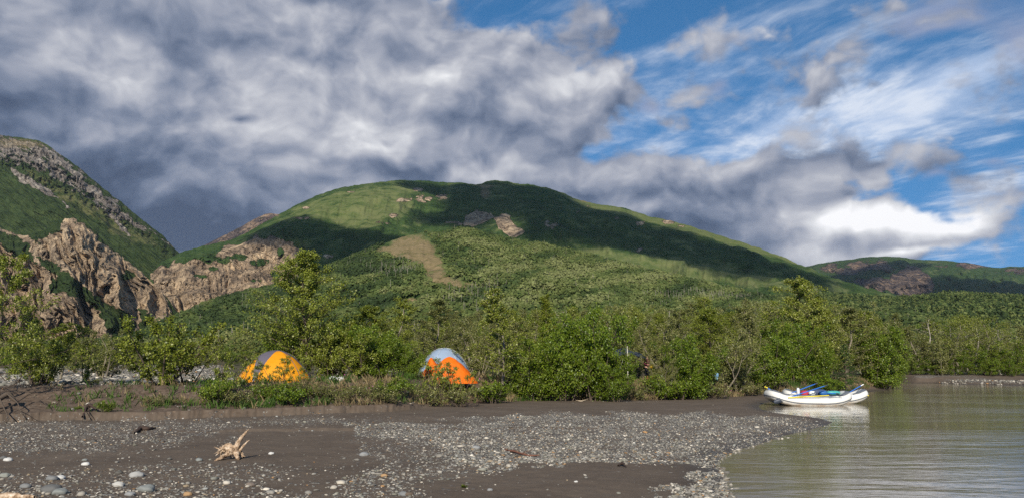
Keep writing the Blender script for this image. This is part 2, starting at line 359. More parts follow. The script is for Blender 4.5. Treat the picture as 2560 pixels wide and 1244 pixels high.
def mask_main(px, py, V, sh):
    rock = pm(px, py, WALL, 7, 14, 45, 1)
    ne = fbm(px / 22, py / 16, 5, 0.6, 61)
    for c in ((650, 655, 36, 14), (690, 690, 30, 24), (560, 650, 60, 14), (600, 640, 40, 12), (700, 630, 16, 22), (770, 690, 30, 30), (590, 600, 30, 12), (500, 690, 26, 8), (640, 700, 20, 8), (530, 672, 30, 10)):
        rock = rock - 1.3 * bl(px, py, *c) * (0.8 + ne)
    for pts in ([(1165, 540), (1195, 525), (1225, 532), (1240, 545), (1200, 562), (1160, 566)], [(1235, 548), (1255, 533), (1275, 540), (1290, 565), (1312, 578), (1300, 590), (1275, 592), (1250, 572)],
                [(1700, 715), (1720, 702), (1760, 712), (1745, 726), (1705, 727)], [(1630, 692), (1660, 693), (1690, 708), (1650, 702)]):
        rock = np.maximum(rock, pm(px, py, pts, 3.5, 5, 18, 4) * 1.1)
    for c in ((1060, 497, 60, 14), (1100, 492, 34, 12), (1010, 500, 30, 9), (1045, 474, 26, 7), (985, 540, 20, 9), (960, 556, 30, 8), (1150, 560, 26, 6), (1670, 555, 22, 10), (1700, 565, 22, 8), (1540, 547, 14, 8),
              (1290, 605, 24, 5), (1130, 556, 30, 4), (1600, 625, 14, 10), (1850, 730, 24, 12), (1895, 735, 22, 9), (1830, 722, 14, 10), (820, 640, 26, 8), (760, 545, 40, 6), (770, 520, 34, 6), (1335, 556, 20, 8), (1465, 515, 22, 6),
              (1445, 530, 10, 12), (880, 480, 18, 3), (1210, 485, 20, 16), (690, 538, 14, 6), (1380, 560, 30, 18), (1600, 560, 30, 12)):
        rock = np.maximum(rock, bl(px, py, *c) * (0.85 + ne * 1.2) * 1.1)
    md = bl(px, py, 1213, 483, 22, 24) * 1.1 + bl(px, py, 1470, 500, 60, 14) * .8 + bl(px, py, 1215, 465, 60, 7) * .8 + bl(px, py, 1560, 690, 200, 16) * 0.6 * sm(0, .4, ne + .2)
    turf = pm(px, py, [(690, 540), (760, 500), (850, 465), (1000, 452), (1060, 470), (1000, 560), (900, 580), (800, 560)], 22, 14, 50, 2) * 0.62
    turf = np.maximum(turf, pm(px, py, [(1150, 600), (1450, 610), (1700, 640), (2050, 700), (2250, 740), (2000, 735), (1600, 690), (1300, 650)], 18, 10, 50, 7) * 0.60)  # sunlit band of the lower slope put in as brighter turf colour
    turf = np.maximum(turf, pm(px, py, [(1380, 470), (1450, 490), (1560, 520), (1800, 580), (2000, 650), (2000, 662), (1800, 605), (1560, 540), (1440, 510)], 8, 5, 50, 7) * 0.9)  # sunlit edge along the right crest, also brightened in the turf colour
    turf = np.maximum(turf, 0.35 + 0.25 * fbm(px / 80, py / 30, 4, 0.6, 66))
    return np.stack([np.clip(rock, 0, 1), np.clip(md, 0, 1), np.clip(turf, 0, 1)], 1)
CREST = [(200, 700), (340, 690), (375, 672), (400, 655), (450, 632), (520, 612), (600, 590), (650, 562), (690, 540), (760, 503), (850, 470), (930, 458), (985, 451), (1040, 451), (1100, 455), (1160, 457), (1195, 461), (1222, 453), (1300, 459), (1360, 468), (1400, 479), (1440, 497),
         (1500, 511), (1560, 520), (1600, 533), (1700, 558), (1780, 582), (1850, 604), (1920, 628), (2000, 660), (2080, 692), (2160, 716), (2240, 738), (2330, 760), (2600, 830)]
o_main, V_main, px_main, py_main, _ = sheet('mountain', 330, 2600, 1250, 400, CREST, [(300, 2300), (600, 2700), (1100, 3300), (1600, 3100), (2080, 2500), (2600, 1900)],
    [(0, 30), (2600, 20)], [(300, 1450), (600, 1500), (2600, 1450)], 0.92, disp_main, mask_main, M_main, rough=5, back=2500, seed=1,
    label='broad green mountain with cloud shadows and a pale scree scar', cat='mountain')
# left mountain
def disp_left(X, Y, Z, t, K):
    px, py = proj(X, Y, Z); w = np.clip((1 - t) * 7, 0, 1) * .9 + .1
    a = px * 0.80 + py * 0.6; b = px * 0.6 - py * 0.8
    r = ridged(a / 170, b / 26, 5, 0.55, 71); Y = Y - w * (r - 0.6) * 60; Z = Z + np.clip(1 - t, 0, 1) * fbm(X / 200, Y / 200, 4, 0.5, 72) * 25
    rr = pm(px, py, [(0, 330), (130, 350), (480, 640), (430, 640), (200, 500), (0, 420)], 20); r2 = ridged(px / 26, py / 34, 5, 0.6, 73)
    Y = Y - w * rr * (r2 - 0.6) * 70
    return X, Y, Z
def mask_left(px, py, V, sh):
    ne = fbm(px / 26, py / 22, 5, 0.6, 81); st = fbm((px * .8 + py * .6) / 60, (px * .6 - py * .8) / 9, 4, 0.6, 83)
    rock = pm(px, py, [(-60, 330), (60, 345), (110, 352), (450, 630), (400, 595), (330, 560), (250, 520), (200, 490), (130, 440), (60, 410), (-60, 390)], 18, 12, 40, 5) * (0.72 + .5 * ne + .5 * st)
    for pts in ([(20, 415), (70, 440), (130, 480), (145, 495), (110, 482), (50, 455)], [(150, 500), (180, 520), (165, 520)], [(270, 520), (330, 590), (320, 590), (262, 530)]):
        rock = np.maximum(rock, pm(px, py, pts, 5, 6, 20, 6))
    turf = pm(px, py, [(0, 380), (200, 480), (400, 600), (430, 640), (300, 600), (200, 540), (140, 500), (40, 420)], 20, 12, 40, 9) * .55
    md = pm(px, py, [(-60, 340), (100, 350), (130, 370), (60, 372), (-60, 365)], 8, 6, 30, 9) * .55
    return np.stack([np.clip(rock, 0, 1), np.clip(md, 0, 1), np.clip(turf, 0, 1)], 1)
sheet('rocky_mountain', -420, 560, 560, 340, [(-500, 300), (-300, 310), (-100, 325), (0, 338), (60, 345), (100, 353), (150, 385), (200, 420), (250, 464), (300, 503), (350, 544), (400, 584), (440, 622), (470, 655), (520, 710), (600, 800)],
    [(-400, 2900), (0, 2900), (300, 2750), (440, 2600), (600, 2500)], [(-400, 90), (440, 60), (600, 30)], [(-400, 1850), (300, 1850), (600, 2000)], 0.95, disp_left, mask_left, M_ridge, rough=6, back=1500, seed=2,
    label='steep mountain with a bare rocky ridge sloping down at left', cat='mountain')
# gorge cliff, left
def disp_cl(X, Y, Z, t, K):
    px, py = proj(X, Y, Z); w = np.clip((1 - t) * 8, 0, 1)
    wx = px + 26 * fbm(px / 70, py / 70, 4, 0.5, 91); wy = py + 20 * fbm(px / 70 + 5, py / 70, 4, 0.5, 92)
    a = wx * 0.93 - wy * 0.42; b = wx * 0.42 + wy * 0.93
    r = ridged(a / 74, b / 330, 3, 0.5, 93); r2 = ridged(a / 24, b / 190, 4, 0.55, 95); r3 = ridged(a / 10, b / 90, 3, 0.55, 96)
    Y = Y - (w * .85 + .15) * ((r - 0.6) * 165 + (r2 - 0.6) * 52 + (r3 - .6) * 15)
    return X, Y, Z
def mask_cl(px, py, V, sh):
    ne = fbm(px / 20, py / 20, 5, 0.6, 98)
    rock = 1.05 - 1.0 * pm(px, py, [(-400, 540), (0, 568), (70, 590), (90, 605), (150, 575), (165, 540), (420, 540), (300, 500), (-400, 450)], 6, 10, 26, 12)
    for pts in ([(0, 580), (60, 600), (90, 650), (40, 640), (0, 610)], [(95, 640), (150, 670), (180, 690), (240, 740), (290, 790), (330, 830), (300, 850), (270, 800), (230, 760), (160, 725), (125, 720), (130, 700), (160, 695), (100, 660)],
                [(125, 700), (150, 692), (165, 705), (150, 725), (125, 728)], [(300, 685), (318, 675), (335, 690), (315, 700), (300, 697)], [(170, 540), (215, 560), (250, 600), (300, 640), (360, 670), (330, 640), (280, 600), (220, 550)],
                [(400, 700), (440, 750), (455, 790), (440, 800), (425, 760)], [(240, 740), (300, 775), (340, 810), (330, 860), (280, 840), (250, 790)], [(350, 770), (380, 790), (370, 830), (350, 810)], [(20, 690), (60, 700), (50, 720)]):
        rock = rock - 1.25 * pm(px, py, pts, 6, 10, 24, 14)
    rock = rock - 0.7 * sm(0.35, 0.6, ne) * .8
    scree = pm(px, py, [(90, 830), (120, 815), (145, 850), (80, 860)], 8)
    return np.stack([np.clip(rock, 0, 1), scree * 0, 0.25 + 0 * px], 1)
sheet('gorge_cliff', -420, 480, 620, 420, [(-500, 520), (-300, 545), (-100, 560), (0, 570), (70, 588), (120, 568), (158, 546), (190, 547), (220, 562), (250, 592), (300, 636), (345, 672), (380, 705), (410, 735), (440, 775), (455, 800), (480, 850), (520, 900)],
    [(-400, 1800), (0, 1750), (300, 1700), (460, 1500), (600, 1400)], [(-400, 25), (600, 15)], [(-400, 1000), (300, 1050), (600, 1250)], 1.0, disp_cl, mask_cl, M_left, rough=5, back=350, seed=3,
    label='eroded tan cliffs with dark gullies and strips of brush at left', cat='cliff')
# grey peak beyond the saddle
def disp_0(a, sc, sd, py_=0):
    def f(X, Y, Z, t, K):
        px, py = proj(X, Y, Z); r = ridged(px / sc, py / (sc * .8), 5, 0.55, sd); w = np.clip((1 - t) * 6, 0, 1) * .85 + .15
        return X, Y - w * (r - .6) * a, Z
    return f
sheet('far_peak', 420, 900, 240, 90, [(380, 660), (440, 640), (505, 615), (560, 588), (610, 562), (645, 543), (672, 534), (700, 536), (760, 545), (900, 560)], [(400, 5200), (900, 5200)], [(400, 60), (900, 60)], [(400, 3600), (900, 3600)], 1.0,
    disp_0(160, 60, 111), lambda px, py, V, sh: np.stack([0.75 + 0.4 * fbm(px / 20, py / 12, 4, .6, 3), 0 * px, 0 * px + .3], 1).clip(0, 1), M_far, rough=6, back=1500, seed=4,
    label='bare grey peak seen through the saddle above the gorge', cat='mountain')
# far right range
def mask_far(px, py, V, sh):
    ne = fbm(px / 40, py / 16, 5, .6, 121)
    rock = pm(px, py, [(2190, 710), (2240, 680), (2270, 662), (2300, 665), (2330, 700), (2330, 735), (2280, 745), (2150, 712)], 8, 10, 26, 13)
    rock = np.maximum(rock, bl(px, py, 2120, 670, 110, 26) * (1 + ne)); rock = np.maximum(rock, bl(px, py, 2180, 665, 90, 30) * (1 + ne))
    rock = np.maximum(rock, bl(px, py, 2420, 662, 120, 14) * (.9 + 1.4 * ne)); rock = np.maximum(rock, bl(px, py, 2540, 678, 90, 14) * (.9 + 1.3 * ne)); rock = np.maximum(rock, pm(px, py, [(2130, 700), (2200, 690), (2240, 715), (2160, 716)], 6, 6, 20, 3))
    return np.stack([np.clip(rock, 0, 1), 0 * px, 0.3 + .3 * ne], 1).clip(0, 1)
o_far, V_far, px_far, py_far, _ = sheet('distant_mountain', 1900, 3000, 480, 200, [(1880, 700), (1960, 680), (2030, 662), (2080, 653), (2130, 647), (2180, 641), (2230, 641), (2300, 648), (2380, 652), (2440, 660), (2490, 668), (2530, 666), (2600, 668), (2800, 690), (3100, 720)],
    [(1900, 6300), (3000, 6300)], [(1900, 40), (3000, 40)], [(1900, 3200), (3000, 3200)], 0.9, disp_0(420, 90, 131), mask_far, M_far, rough=6, back=2500, seed=5,
    label='distant mountain range with orange bluffs on the right horizon', cat='mountain')
# foothill
def disp_f(X, Y, Z, t, K):
    px, py = proj(X, Y, Z); w = np.clip((1 - t) * 6, 0, 1)
    Z = Z + w * fbm(X / 120, Y / 150, 5, 0.5, 141) * 9; r = ridged((px - .5 * py) / 120, py / 300, 4, .5, 143)
    return X, Y - w * (r - .6) * 45, Z
MEADOW_ = 0
MEADOW = [(1036, 584), (1062, 588), (1085, 612), (1100, 640), (1118, 668), (1122, 690), (1165, 705), (1215, 715), (1150, 722), (1108, 720), (1060, 704), (1068, 690), (1050, 668), (1010, 650), (960, 640), (935, 632), (965, 606), (1000, 592)]
def mask_f(px, py, V, sh):
    md = pm(px, py, MEADOW, 19, 14, 26, 15); md = np.maximum(md, pm(px, py, [(1000, 748), (1050, 740), (1060, 755), (1010, 770)], 10, 8, 20, 16) * .8); md = md * (.86 + .5 * fbm(px / 30, py / 12, 5, .6, 18))
    turf = 0.35 + .6 * pm(px, py, MEADOW, 26, 12, 26, 15) + .4 * fbm(px / 90, py / 40, 4, .5, 17) + .6 * bl(px, py, 1400, 690, 400, 90)
    return np.stack([0 * px, md, np.clip(turf, 0, 1)], 1)
FCREST = [(100, 890), (200, 880), (280, 866), (330, 848), (380, 824), (430, 800), (480, 776), (540, 752), (600, 735), (680, 718), (740, 700), (800, 678), (850, 655), (900, 634), (950, 612), (1000, 594), (1040, 584), (1090, 584), (1150, 573), (1200, 580), (1250, 592), (1350, 612), (1500, 645), (1600, 672), (1700, 694), (1850, 728), (1950, 748), (2100, 768), (2400, 790), (2900, 810)]
o_f, V_f, px_f, py_f, sh_f = sheet('foothill', 100, 2700, 1000, 240, FCREST, [(0, 700), (400, 1100), (1100, 1350), (1500, 1250), (2000, 1050), (2700, 900)], [(0, 8), (2700, 5)], [(0, 420), (2700, 420)], 0.95, disp_f, mask_f, M_fore, rough=3, back=500, seed=6,
    label='wooded foothill with a dry brown meadow down its nose', cat='hill')
def disp_r(X, Y, Z, t, K):
    w = np.clip((1 - t) * 6, 0, 1); return X, Y, Z + w * fbm(X / 150, Y / 150, 5, 0.5, 151) * 10
o_r, V_r, px_r, py_r, sh_r = sheet('wooded_ridge', 1500, 3100, 480, 130, [(1450, 830), (1600, 800), (1750, 775), (1850, 757), (1950, 745), (2050, 740), (2150, 742), (2250, 748), (2330, 740), (2400, 735), (2480, 740), (2560, 744), (2800, 752), (3200, 760)],
    [(1500, 1500), (3100, 1500)], [(1500, 4), (3100, 4)], [(1500, 380), (3100, 380)], 1.1, disp_r, lambda px, py, V, sh: np.stack([0 * px, 0 * px, .3 + .3 * fbm(px / 60, py / 30, 4, .5, 19)], 1).clip(0, 1), M_fore, rough=2, back=600, seed=7,
    label='low ridge covered in dark green forest at right', cat='hill')

# ------------------------------------------------------------------ unseen clouds above the frame, outlined to cast the cloud shadows on the mountains
m_cloud, g = newmat('cloud'); tc = g.new('ShaderNodeTexCoord').outputs['Object']
ed = g.new('ShaderNodeVertexColor', layer_name='edge'); n = g.noise(tc, 0.012, 6, 0.6)
al = g.ss(g.add(ed.outputs[0], g.mul(g.sub(n, 0.5), 1.2)), 0.10, 0.62)
d = g.new('ShaderNodeBsdfDiffuse'); d.inputs[0].default_value = (0.85, 0.85, 0.88, 1); tr = g.new('ShaderNodeBsdfTransparent')
al = g.mul(al, .80); mx = g.new('ShaderNodeMixShader'); g.l.new(al, mx.inputs[0]); g.l.new(tr.outputs[0], mx.inputs[1]); g.l.new(d.outputs[0], mx.inputs[2])
o_ = g.new('ShaderNodeOutputMaterial'); g.l.new(mx.outputs[0], o_.inputs[0])
def shade_cloud(pts, V, px, py, alt, label, soft=60.0, thick=70.0):
    q = []
    for (a, b) in pts:
        d_ = (px - a) ** 2 + (py - b) ** 2; c_ = np.where(d_ < max(64, d_.min() * 1.01))[0]; i = c_[np.argmin(V[c_, 1])]; p = V[i]; s = (alt - p[2]) / -LDIR[2]; q.append(p[:2] - LDIR[:2] * s)
    q = np.array(q); lo, hi = q.min(0) - 220, q.max(0) + 220; st = max(14.0, (hi - lo).max() / 170)
    xs = np.arange(lo[0], hi[0], st); ys = np.arange(lo[1], hi[1], st); gx, gy = np.meshgrid(xs, ys)
    wx = gx + 60 * fbm(gx / 200, gy / 200, 5, .6, 201); wy = gy + 60 * fbm(gx / 200 + 7, gy / 200, 5, .6, 203)
    sd = poly_d(wx, wy, [tuple(v) for v in q]); e = sm(-soft, soft, sd)
    puff = np.clip((sd + soft) / (3 * soft), 0, 1) ** .5 * (1 + .4 * fbm(gx / 120, gy / 120, 4, .55, 205))
    top = alt + thick * puff; bot = alt - 0.25 * thick * puff
    nr, nc = gx.shape; V2 = np.vstack([np.stack([gx, gy, z], 2).reshape(-1, 3) for z in (top, bot)])
    f = grid_faces(nr, nc); keep = (sd.ravel() > -soft * 1.1)[f].any(1); f = f[keep]
    e2 = np.repeat(np.concatenate([e.ravel()] * 2)[:, None], 3, 1)
    c = V2.mean(0)
    o = mesh_np('cloud', V2 - c, np.vstack([f, f[:, ::-1] + nr * nc]), m_cloud, smooth=True, colors={'edge': e2}); o.location = c
    tag(o, label, 'cloud', kind='stuff'); return o
shade_cloud([(1010, 448), (1200, 455), (1400, 476), (1470, 515), (1640, 560), (1800, 610), (1960, 655), (2090, 697), (2060, 712), (1900, 690), (1740, 655), (1600, 625), (1420, 600), (1345, 612), (1325, 575), (1285, 530), (1235, 520), (1215, 560), (1150, 556), (1060, 552), (1030, 520), (1130, 510), (1120, 480), (1020, 462)],
    V_main, px_main, py_main, 1350, 'large unseen cloud above the frame shaped to shade the mountain top', 105.0)
shade_cloud([(600, 590), (690, 552), (770, 548), (860, 570), (950, 592), (1000, 590), (960, 640), (860, 665), (790, 660), (740, 610), (650, 592)],
    V_main, px_main, py_main, 1300, 'small unseen cloud above the frame shaped to shade the saddle', 60.0)
shade_cloud([(2330, 690), (2420, 690), (2560, 705), (2800, 700), (2800, 760), (2330, 760), (2290, 745), (2340, 715)], V_far, px_far, py_far, 2700, 'long unseen cloud out of frame shaped to shade the far right range', 80.0, 110)
shade_cloud([(2060, 690), (2120, 670), (2180, 655), (2260, 645), (2330, 650), (2240, 675), (2170, 700), (2100, 715)], V_far, px_far, py_far, 2700, 'ragged unseen cloud out of frame shaped to shade the distant range', 80.0, 110)
# ------------------------------------------------------------------ near ground: gravel bar, bank, cobble plain
ZW = -0.14
def G2(pts, z=0.0): return [gp(a, b, z) for a, b in pts]
SHORE = G2([(1818, 1244), (1806, 1190), (1788, 1160), (1810, 1138), (1850, 1122), (1900, 1108), (1960, 1088), (2020, 1074), (2066, 1062), (2080, 1054), (2050, 1045), (1990, 1038), (1935, 1031), (1902, 1021), (1896, 1013),
    (1912, 1006), (1950, 999), (2050, 991), (2150, 983), (2215, 973), (2243, 963), (2236, 955)], ZW)
FARS = G2([(2236, 955), (2280, 957.5), (2330, 957), (2400, 960), (2480, 961), (2560, 963), (2700, 965), (2900, 972)], ZW)
x0, y0 = SHORE[0]
WATER = [(x0 + 0.3, 4.0), (x0 + .1, 8.0)] + SHORE + FARS[1:] + [(90, 60), (90, 4)]
FOOT = [(-700, 1075), (-300, 1066), (0, 1056), (200, 1052), (400, 1049), (560, 1045), (700, 1042), (850, 1038), (980, 1031), (1050, 1024), (1150, 1012), (1300, 1006), (1430, 1003), (1560, 1002), (1700, 998), (1850, 991), (1905, 984), (2000, 982), (2100, 976), (2200, 969), (2240, 963)]
fk = [ke(a, b)[0] for a, b in FOOT]; fy = [gp(a, b, 0)[1] for a, b in FOOT]
fk += [ke(2262, 900)[0], ke(2400, 900)[0], ke(2560, 900)[0], ke(3300, 900)[0]]; fy += [99, 97, 95, 88]
def height(x, y):
    """returns z plus the distance terms used by the material masks"""
    k = x / np.maximum(y, 0.5); yf = np.interp(k, fk, fy)
    dw = -poly_d(x, y, WATER); land = sm(0.2, 2.2, dw)
    z = np.where(dw > 0, ZW + 0.16 * (1 - np.exp(-np.maximum(dw, 0) / 0.8)), ZW + 0.12 * dw); z = np.maximum(z, -2.5)
    px, _ = proj(x, y, 0 * x)
    wob = 0.5 * fbm(x / 3.5, y / 3.5, 4, .55, 301) + 0.12 * fbm(x / .5, y / .5, 3, .5, 305)
    d = y - yf + wob
    led = sm(1150, 950, px) * 0.26                                # cut step at the foot of the bank
    H = np.interp(px, [0, 500, 850, 1000, 1180, 1300, 1800, 2240, 2300, 2600], [1.02, 1.05, 1.05, 1.2, 1.2, 0.95, 0.8, 0.6, 0.5, 0.45]); Wd = np.interp(px, [0, 500, 900, 1200, 2240, 2600], [7, 6, 4.5, 5, 3, 14])
    bank = led * sm(0, 0.06, d) + (H - led) * sm(0.1, 1, d / Wd + 0.05)
    rise = 0.0185 * np.maximum(y - 62, 0) * np.interp(px, [0, 700, 1300, 2300, 2600], [1, 1, .8, .35, .3])
    z = z + land * (bank + rise)
    z = z + land * (0.035 * fbm(x / 2.2, y / 2.2, 4, .5, 311) + 0.012 * fbm(x / .35, y / .35, 3, .5, 315)) * (1 + 2.2 * sm(.5, 3, d))
    s2 = 0.06 * sm(0, 0.05, y - (23.2 + 0.10 * x + .5 * fbm(x / 2.5, y / 9, 4, .6, 321))) * sm(-14, -6, x) * sm(8, 0, x)   # faint ledge in the silt
    return z + s2 * land, dw, d
# gravel density, drawn on the bar
def gravel(px, py):
    w1 = 22 * fbm(px / 90, py / 22, 4, .55, 331); qx = px + w1 * 4; qy = py + w1 * .6
    def pl(pts, s): return sm(-s, s, poly_d(qx, qy, pts))
    g = pl([(-200, 1058), (500, 1052), (1000, 1050), (900, 1060), (620, 1068), (560, 1085), (560, 1105), (380, 1120), (-200, 1150)], 10) * .36
    g = np.maximum(g, pl([(1250, 1044), (1500, 1036), (1700, 1034), (1960, 1040), (2090, 1052), (2060, 1066), (1960, 1090), (1850, 1120), (1790, 1135), (1740, 1148), (1480, 1150), (1300, 1168), (1120, 1165), (1120, 1130), (1040, 1110), (940, 1085), (900, 1066), (1100, 1062)], 7) * (.84 + .25 * fbm(px / 70, py / 12, 4, .6, 355)))
    g = np.maximum(g, pl([(880, 1064), (1100, 1072), (1300, 1080), (1250, 1100), (1040, 1098), (880, 1090)], 5) * .95)
    g = np.maximum(g, pl([(1790, 1140), (1830, 1160), (1820, 1190), (1840, 1260), (1700, 1260), (1640, 1230), (1740, 1190), (1760, 1155)], 7) * 1.0)
    g = np.maximum(g, pl([(880, 1090), (1130, 1110), (1280, 1160), (1200, 1190), (1060, 1200), (1040, 1244), (800, 1260), (860, 1190), (940, 1150), (860, 1110)], 18) * .27)
    g = np.maximum(g, pl([(150, 1175), (500, 1160), (760, 1170), (640, 1215), (900, 1260), (-200, 1260), (-60, 1190)], 18) * .17)
    g = np.maximum(g, .035 + 0 * px) * (.62 + .55 * sm(-.25, .25, fbm(px / 60, py / 13, 4, .6, 351)))
    g = g * (1 - .9 * pl([(1290, 1172), (1500, 1156), (1730, 1152), (1700, 1190), (1630, 1230), (1500, 1260), (1150, 1260), (1230, 1200)], 8))
    g = g * (1 - .8 * pl([(560, 1088), (760, 1078), (900, 1100), (880, 1130), (780, 1160), (560, 1160), (380, 1130)], 10))
    g = g * (1 - .93 * pl([(950, 1012), (1400, 1006), (1880, 1000), (1900, 1024), (1700, 1028), (1400, 1032), (1180, 1042), (1000, 1040)], 5))
    g = g * (1 - .75 * pl([(820, 1100), (940, 1096), (960, 1112), (840, 1120)], 8))
    return np.clip(g, 0, 1)
# ground grid, spacing grows with distance
k = np.linspace(-1.05, 1.12, 1180); yy = np.concatenate([np.linspace(2.0, 8.5, 12)[:-1], np.geomspace(8.5, 110, 560), np.geomspace(112, 1000, 70)])
Yg, Kg = np.meshgrid(yy, k, indexing='ij'); Xg = Kg * Yg
Zg, DW, DB = height(Xg, Yg); pxg, pyg = proj(Xg, Yg, Zg); px0g, py0g = proj(Xg, Yg, 0 * Xg)
flat = (DB < 0.05)
gm = np.where(flat, gravel(px0g, py0g), 0)
left = sm(640, 480, pxg) + sm(560, 900, pxg) * sm(1180, 1000, pxg) * .35
plain = sm(5.0, 8.5, DB) * np.clip(left, 0, 1) * sm(118, 108, Yg)      # pale cobble plain behind the shrubs
barR = sm(2255, 2280, pxg) * sm(1.2, 2.2, DW) * sm(9, 5, DW) * .75 * sm(-.2, .2, fbm(Xg / 6, Yg / 2, 3, .5, 361) + .1)
gm = np.maximum(gm, np.maximum(plain * (0.86 + .3 * fbm(Xg / 5, Yg / 5, 3, .5, 341)), barR))
soil = sm(0.0, 0.3, DB) * (1 - plain) * sm(2290, 2240, pxg) ; wet = sm(1.0, 0.1, DW) * .8 * (DW > -5)
GV = np.stack([Xg, Yg, Zg], 2).reshape(-1, 3)
mk = np.stack([gm.ravel().clip(0, 1), soil.ravel().clip(0, 1), wet.ravel().clip(0, 1)], 1)
veg = (sm(14, 22, DB) * (1 - plain) * (Yg > 50)).ravel()
m_gr, g = newmat('river_ground'); tc = g.new('ShaderNodeTexCoord').outputs['Object']
at_ = g.new('ShaderNodeVertexColor', layer_name='mask'); sp = g.new('ShaderNodeSeparateColor'); g.l.new(at_.outputs[0], sp.inputs[0]); a_r, a_g, a_b = sp.outputs[:3]
vg = g.new('ShaderNodeVertexColor', layer_name='veg')
n1 = g.noise(tc, 0.5, 6, .6); n2 = g.noise(tc, 6.0, 6, .65); n3 = g.noise(tc, 45.0, 4, .7)
sand = g.ramp(g.add(g.mul(n1, .6), g.mul(n2, .4)), [(0.3, (0.082, 0.061, 0.045)), (0.5, (0.118, 0.089, 0.066)), (0.7, (0.154, 0.119, 0.089))])
soilc = g.ramp(n2, [(0.3, (0.060, 0.040, 0.028)), (0.5, (0.120, 0.084, 0.060)), (0.72, (0.20, 0.155, 0.115))])
def pebbles(sc, seed):
    v = g.new('ShaderNodeTexVoronoi'); g.put(v.inputs['Vector'], g.map(tc, loc=(seed, seed, 0))); v.inputs['Scale'].default_value = sc; v.inputs['Randomness'].default_value = 1.0
    s2 = g.new('ShaderNodeSeparateColor'); g.l.new(v.outputs['Color'], s2.inputs[0])
    col = g.ramp(s2.outputs[0], [(0.0, (0.10, 0.095, 0.09)), (0.25, (0.16, 0.15, 0.14)), (0.5, (0.25, 0.24, 0.215)), (0.72, (0.34, 0.32, 0.28)), (0.88, (0.48, 0.45, 0.40)), (0.97, (0.36, 0.25, 0.16))], 'CONSTANT')
    return v.outputs['Distance'], s2.outputs[1], col
d1, c1, col1 = pebbles(13.0, 3.1); d2, c2, col2 = pebbles(30.0, 7.7)
# a cell is a stone when its random value is under the local density
on1 = g.mul(g.ss(g.sub(g.mul(a_r, 0.92), c1), -0.02, 0.02), g.ss(d1, 0.62, 0.40)); on2 = g.mul(g.ss(g.sub(g.mul(a_r, 0.95), c2), -0.02, 0.02), g.ss(d2, 0.62, 0.40))
cc_ = g.mix(a_g, sand, soilc); cc_ = g.mix(on2, cc_, col2); cc_ = g.mix(on1, cc_, col1)
litter = g.ramp(n3, [(0.35, (0.03, 0.032, 0.012)), (0.55, (0.075, 0.07, 0.03)), (0.75, (0.16, 0.13, 0.07))]); cc_ = g.mix(vg.outputs[0], cc_, litter)
cc_ = g.mix(g.mul(a_b, 0.55), cc_, (0.03, 0.027, 0.023), 'MIX')
h = g.add(g.add(g.mul(on1, g.mul(g.sub(0.7, d1), 1.3)), g.mul(on2, g.mul(g.sub(0.7, d2), .55))), g.add(g.mul(n2, .35), g.mul(n3, .22)))
finish(g, cc_, g.lin(a_b, 0, 1, .92, .45), h, 1.0, 0.035, spec=0.2)
tag(mesh_np('ground', GV, grid_faces(*Xg.shape), m_gr, smooth=True, colors={'mask': mk, 'veg': np.repeat(veg[:, None], 3, 1)}), 'dark silt and gravel river bar rising to a cobble plain', 'ground', kind='structure')

# water
m_w, g = newmat('silty_water'); tc = g.new('ShaderNodeTexCoord').outputs['Object']
w1 = g.noise(g.map(tc, rot=(0, 0, R(-14)), scale=(0.34, 1.1, 1)), 0.95, 3, .5, .5); w2 = g.noise(g.map(tc, rot=(0, 0, R(10)), scale=(.8, 2.0, 1)), 4.0, 2, .5)
w3 = g.noise(g.map(tc, scale=(.35, 1, 1)), 0.12, 4, .55, .8)
h = g.mul(g.add(g.mul(w1, 1.0), g.mul(w2, 0.22)), g.lin(w3, .35, .65, .35, 1.25))
c = g.mix(g.noise(tc, .15, 4, .5), (0.210, 0.172, 0.118), (0.262, 0.220, 0.155))
finish(g, c, g.lin(w3, .35, .65, .06, .13), h, 1.0, 0.028, spec=0.5)
wx = np.concatenate([np.linspace(-3, 95, 60)]); wy = np.linspace(2, 105, 60); WX, WY = np.meshgrid(wx, wy)
keep = np.ones(WX.size, bool)
f = grid_faces(*WX.shape); fd = -poly_d(WX, WY, WATER); fd = fd.ravel(); f = f[(fd[f] < 3.5).any(1)]
tag(mesh_np('water', np.stack([WX, WY, 0 * WX + ZW], 2).reshape(-1, 3), f, m_w), 'grey brown silty river water with small ripples', 'river', kind='structure')

# stones lying on the bar: one mass of gravel, plus the largest cobbles as single things
def ico(sub):
    import bmesh
    bm = bmesh.new(); bmesh.ops.create_icosphere(bm, subdivisions=sub, radius=1.0)
    V = np.array([v.co[:] for v in bm.verts]); Fc = np.array([[v.index for v in f.verts] for f in bm.faces]); bm.free(); return V, Fc
PAL = np.array([(0.15, .148, .143), (0.22, .22, .215), (.30, .30, .295), (.40, .39, .37), (.52, .50, .46), (.66, .64, .60), (.25, .26, .245), (.28, .285, .25), (.36, .30, .22), (.42, .26, .13), (.20, .16, .13), (.34, .36, .37)])
PW_ = np.array([.10, .15, .17, .15, .10, .07, .07, .07, .045, .02, .03, .05]); PW_ /= PW_.sum()
m_st, g = newmat('river_stone'); tc = g.new('ShaderNodeTexCoord').outputs['Object']; vc = g.new('ShaderNodeVertexColor', layer_name='tint')
n = g.noise(tc, 60.0, 5, .65); c = g.mix(0.75, vc.outputs[0], g.mix(n, (.25, .25, .25), (1.0, 1.0, 1.0)), 'MULTIPLY'); c = g.mix(.6, c, vc.outputs[0])
finish(g, c, .75, n, .4, .01, spec=.3)
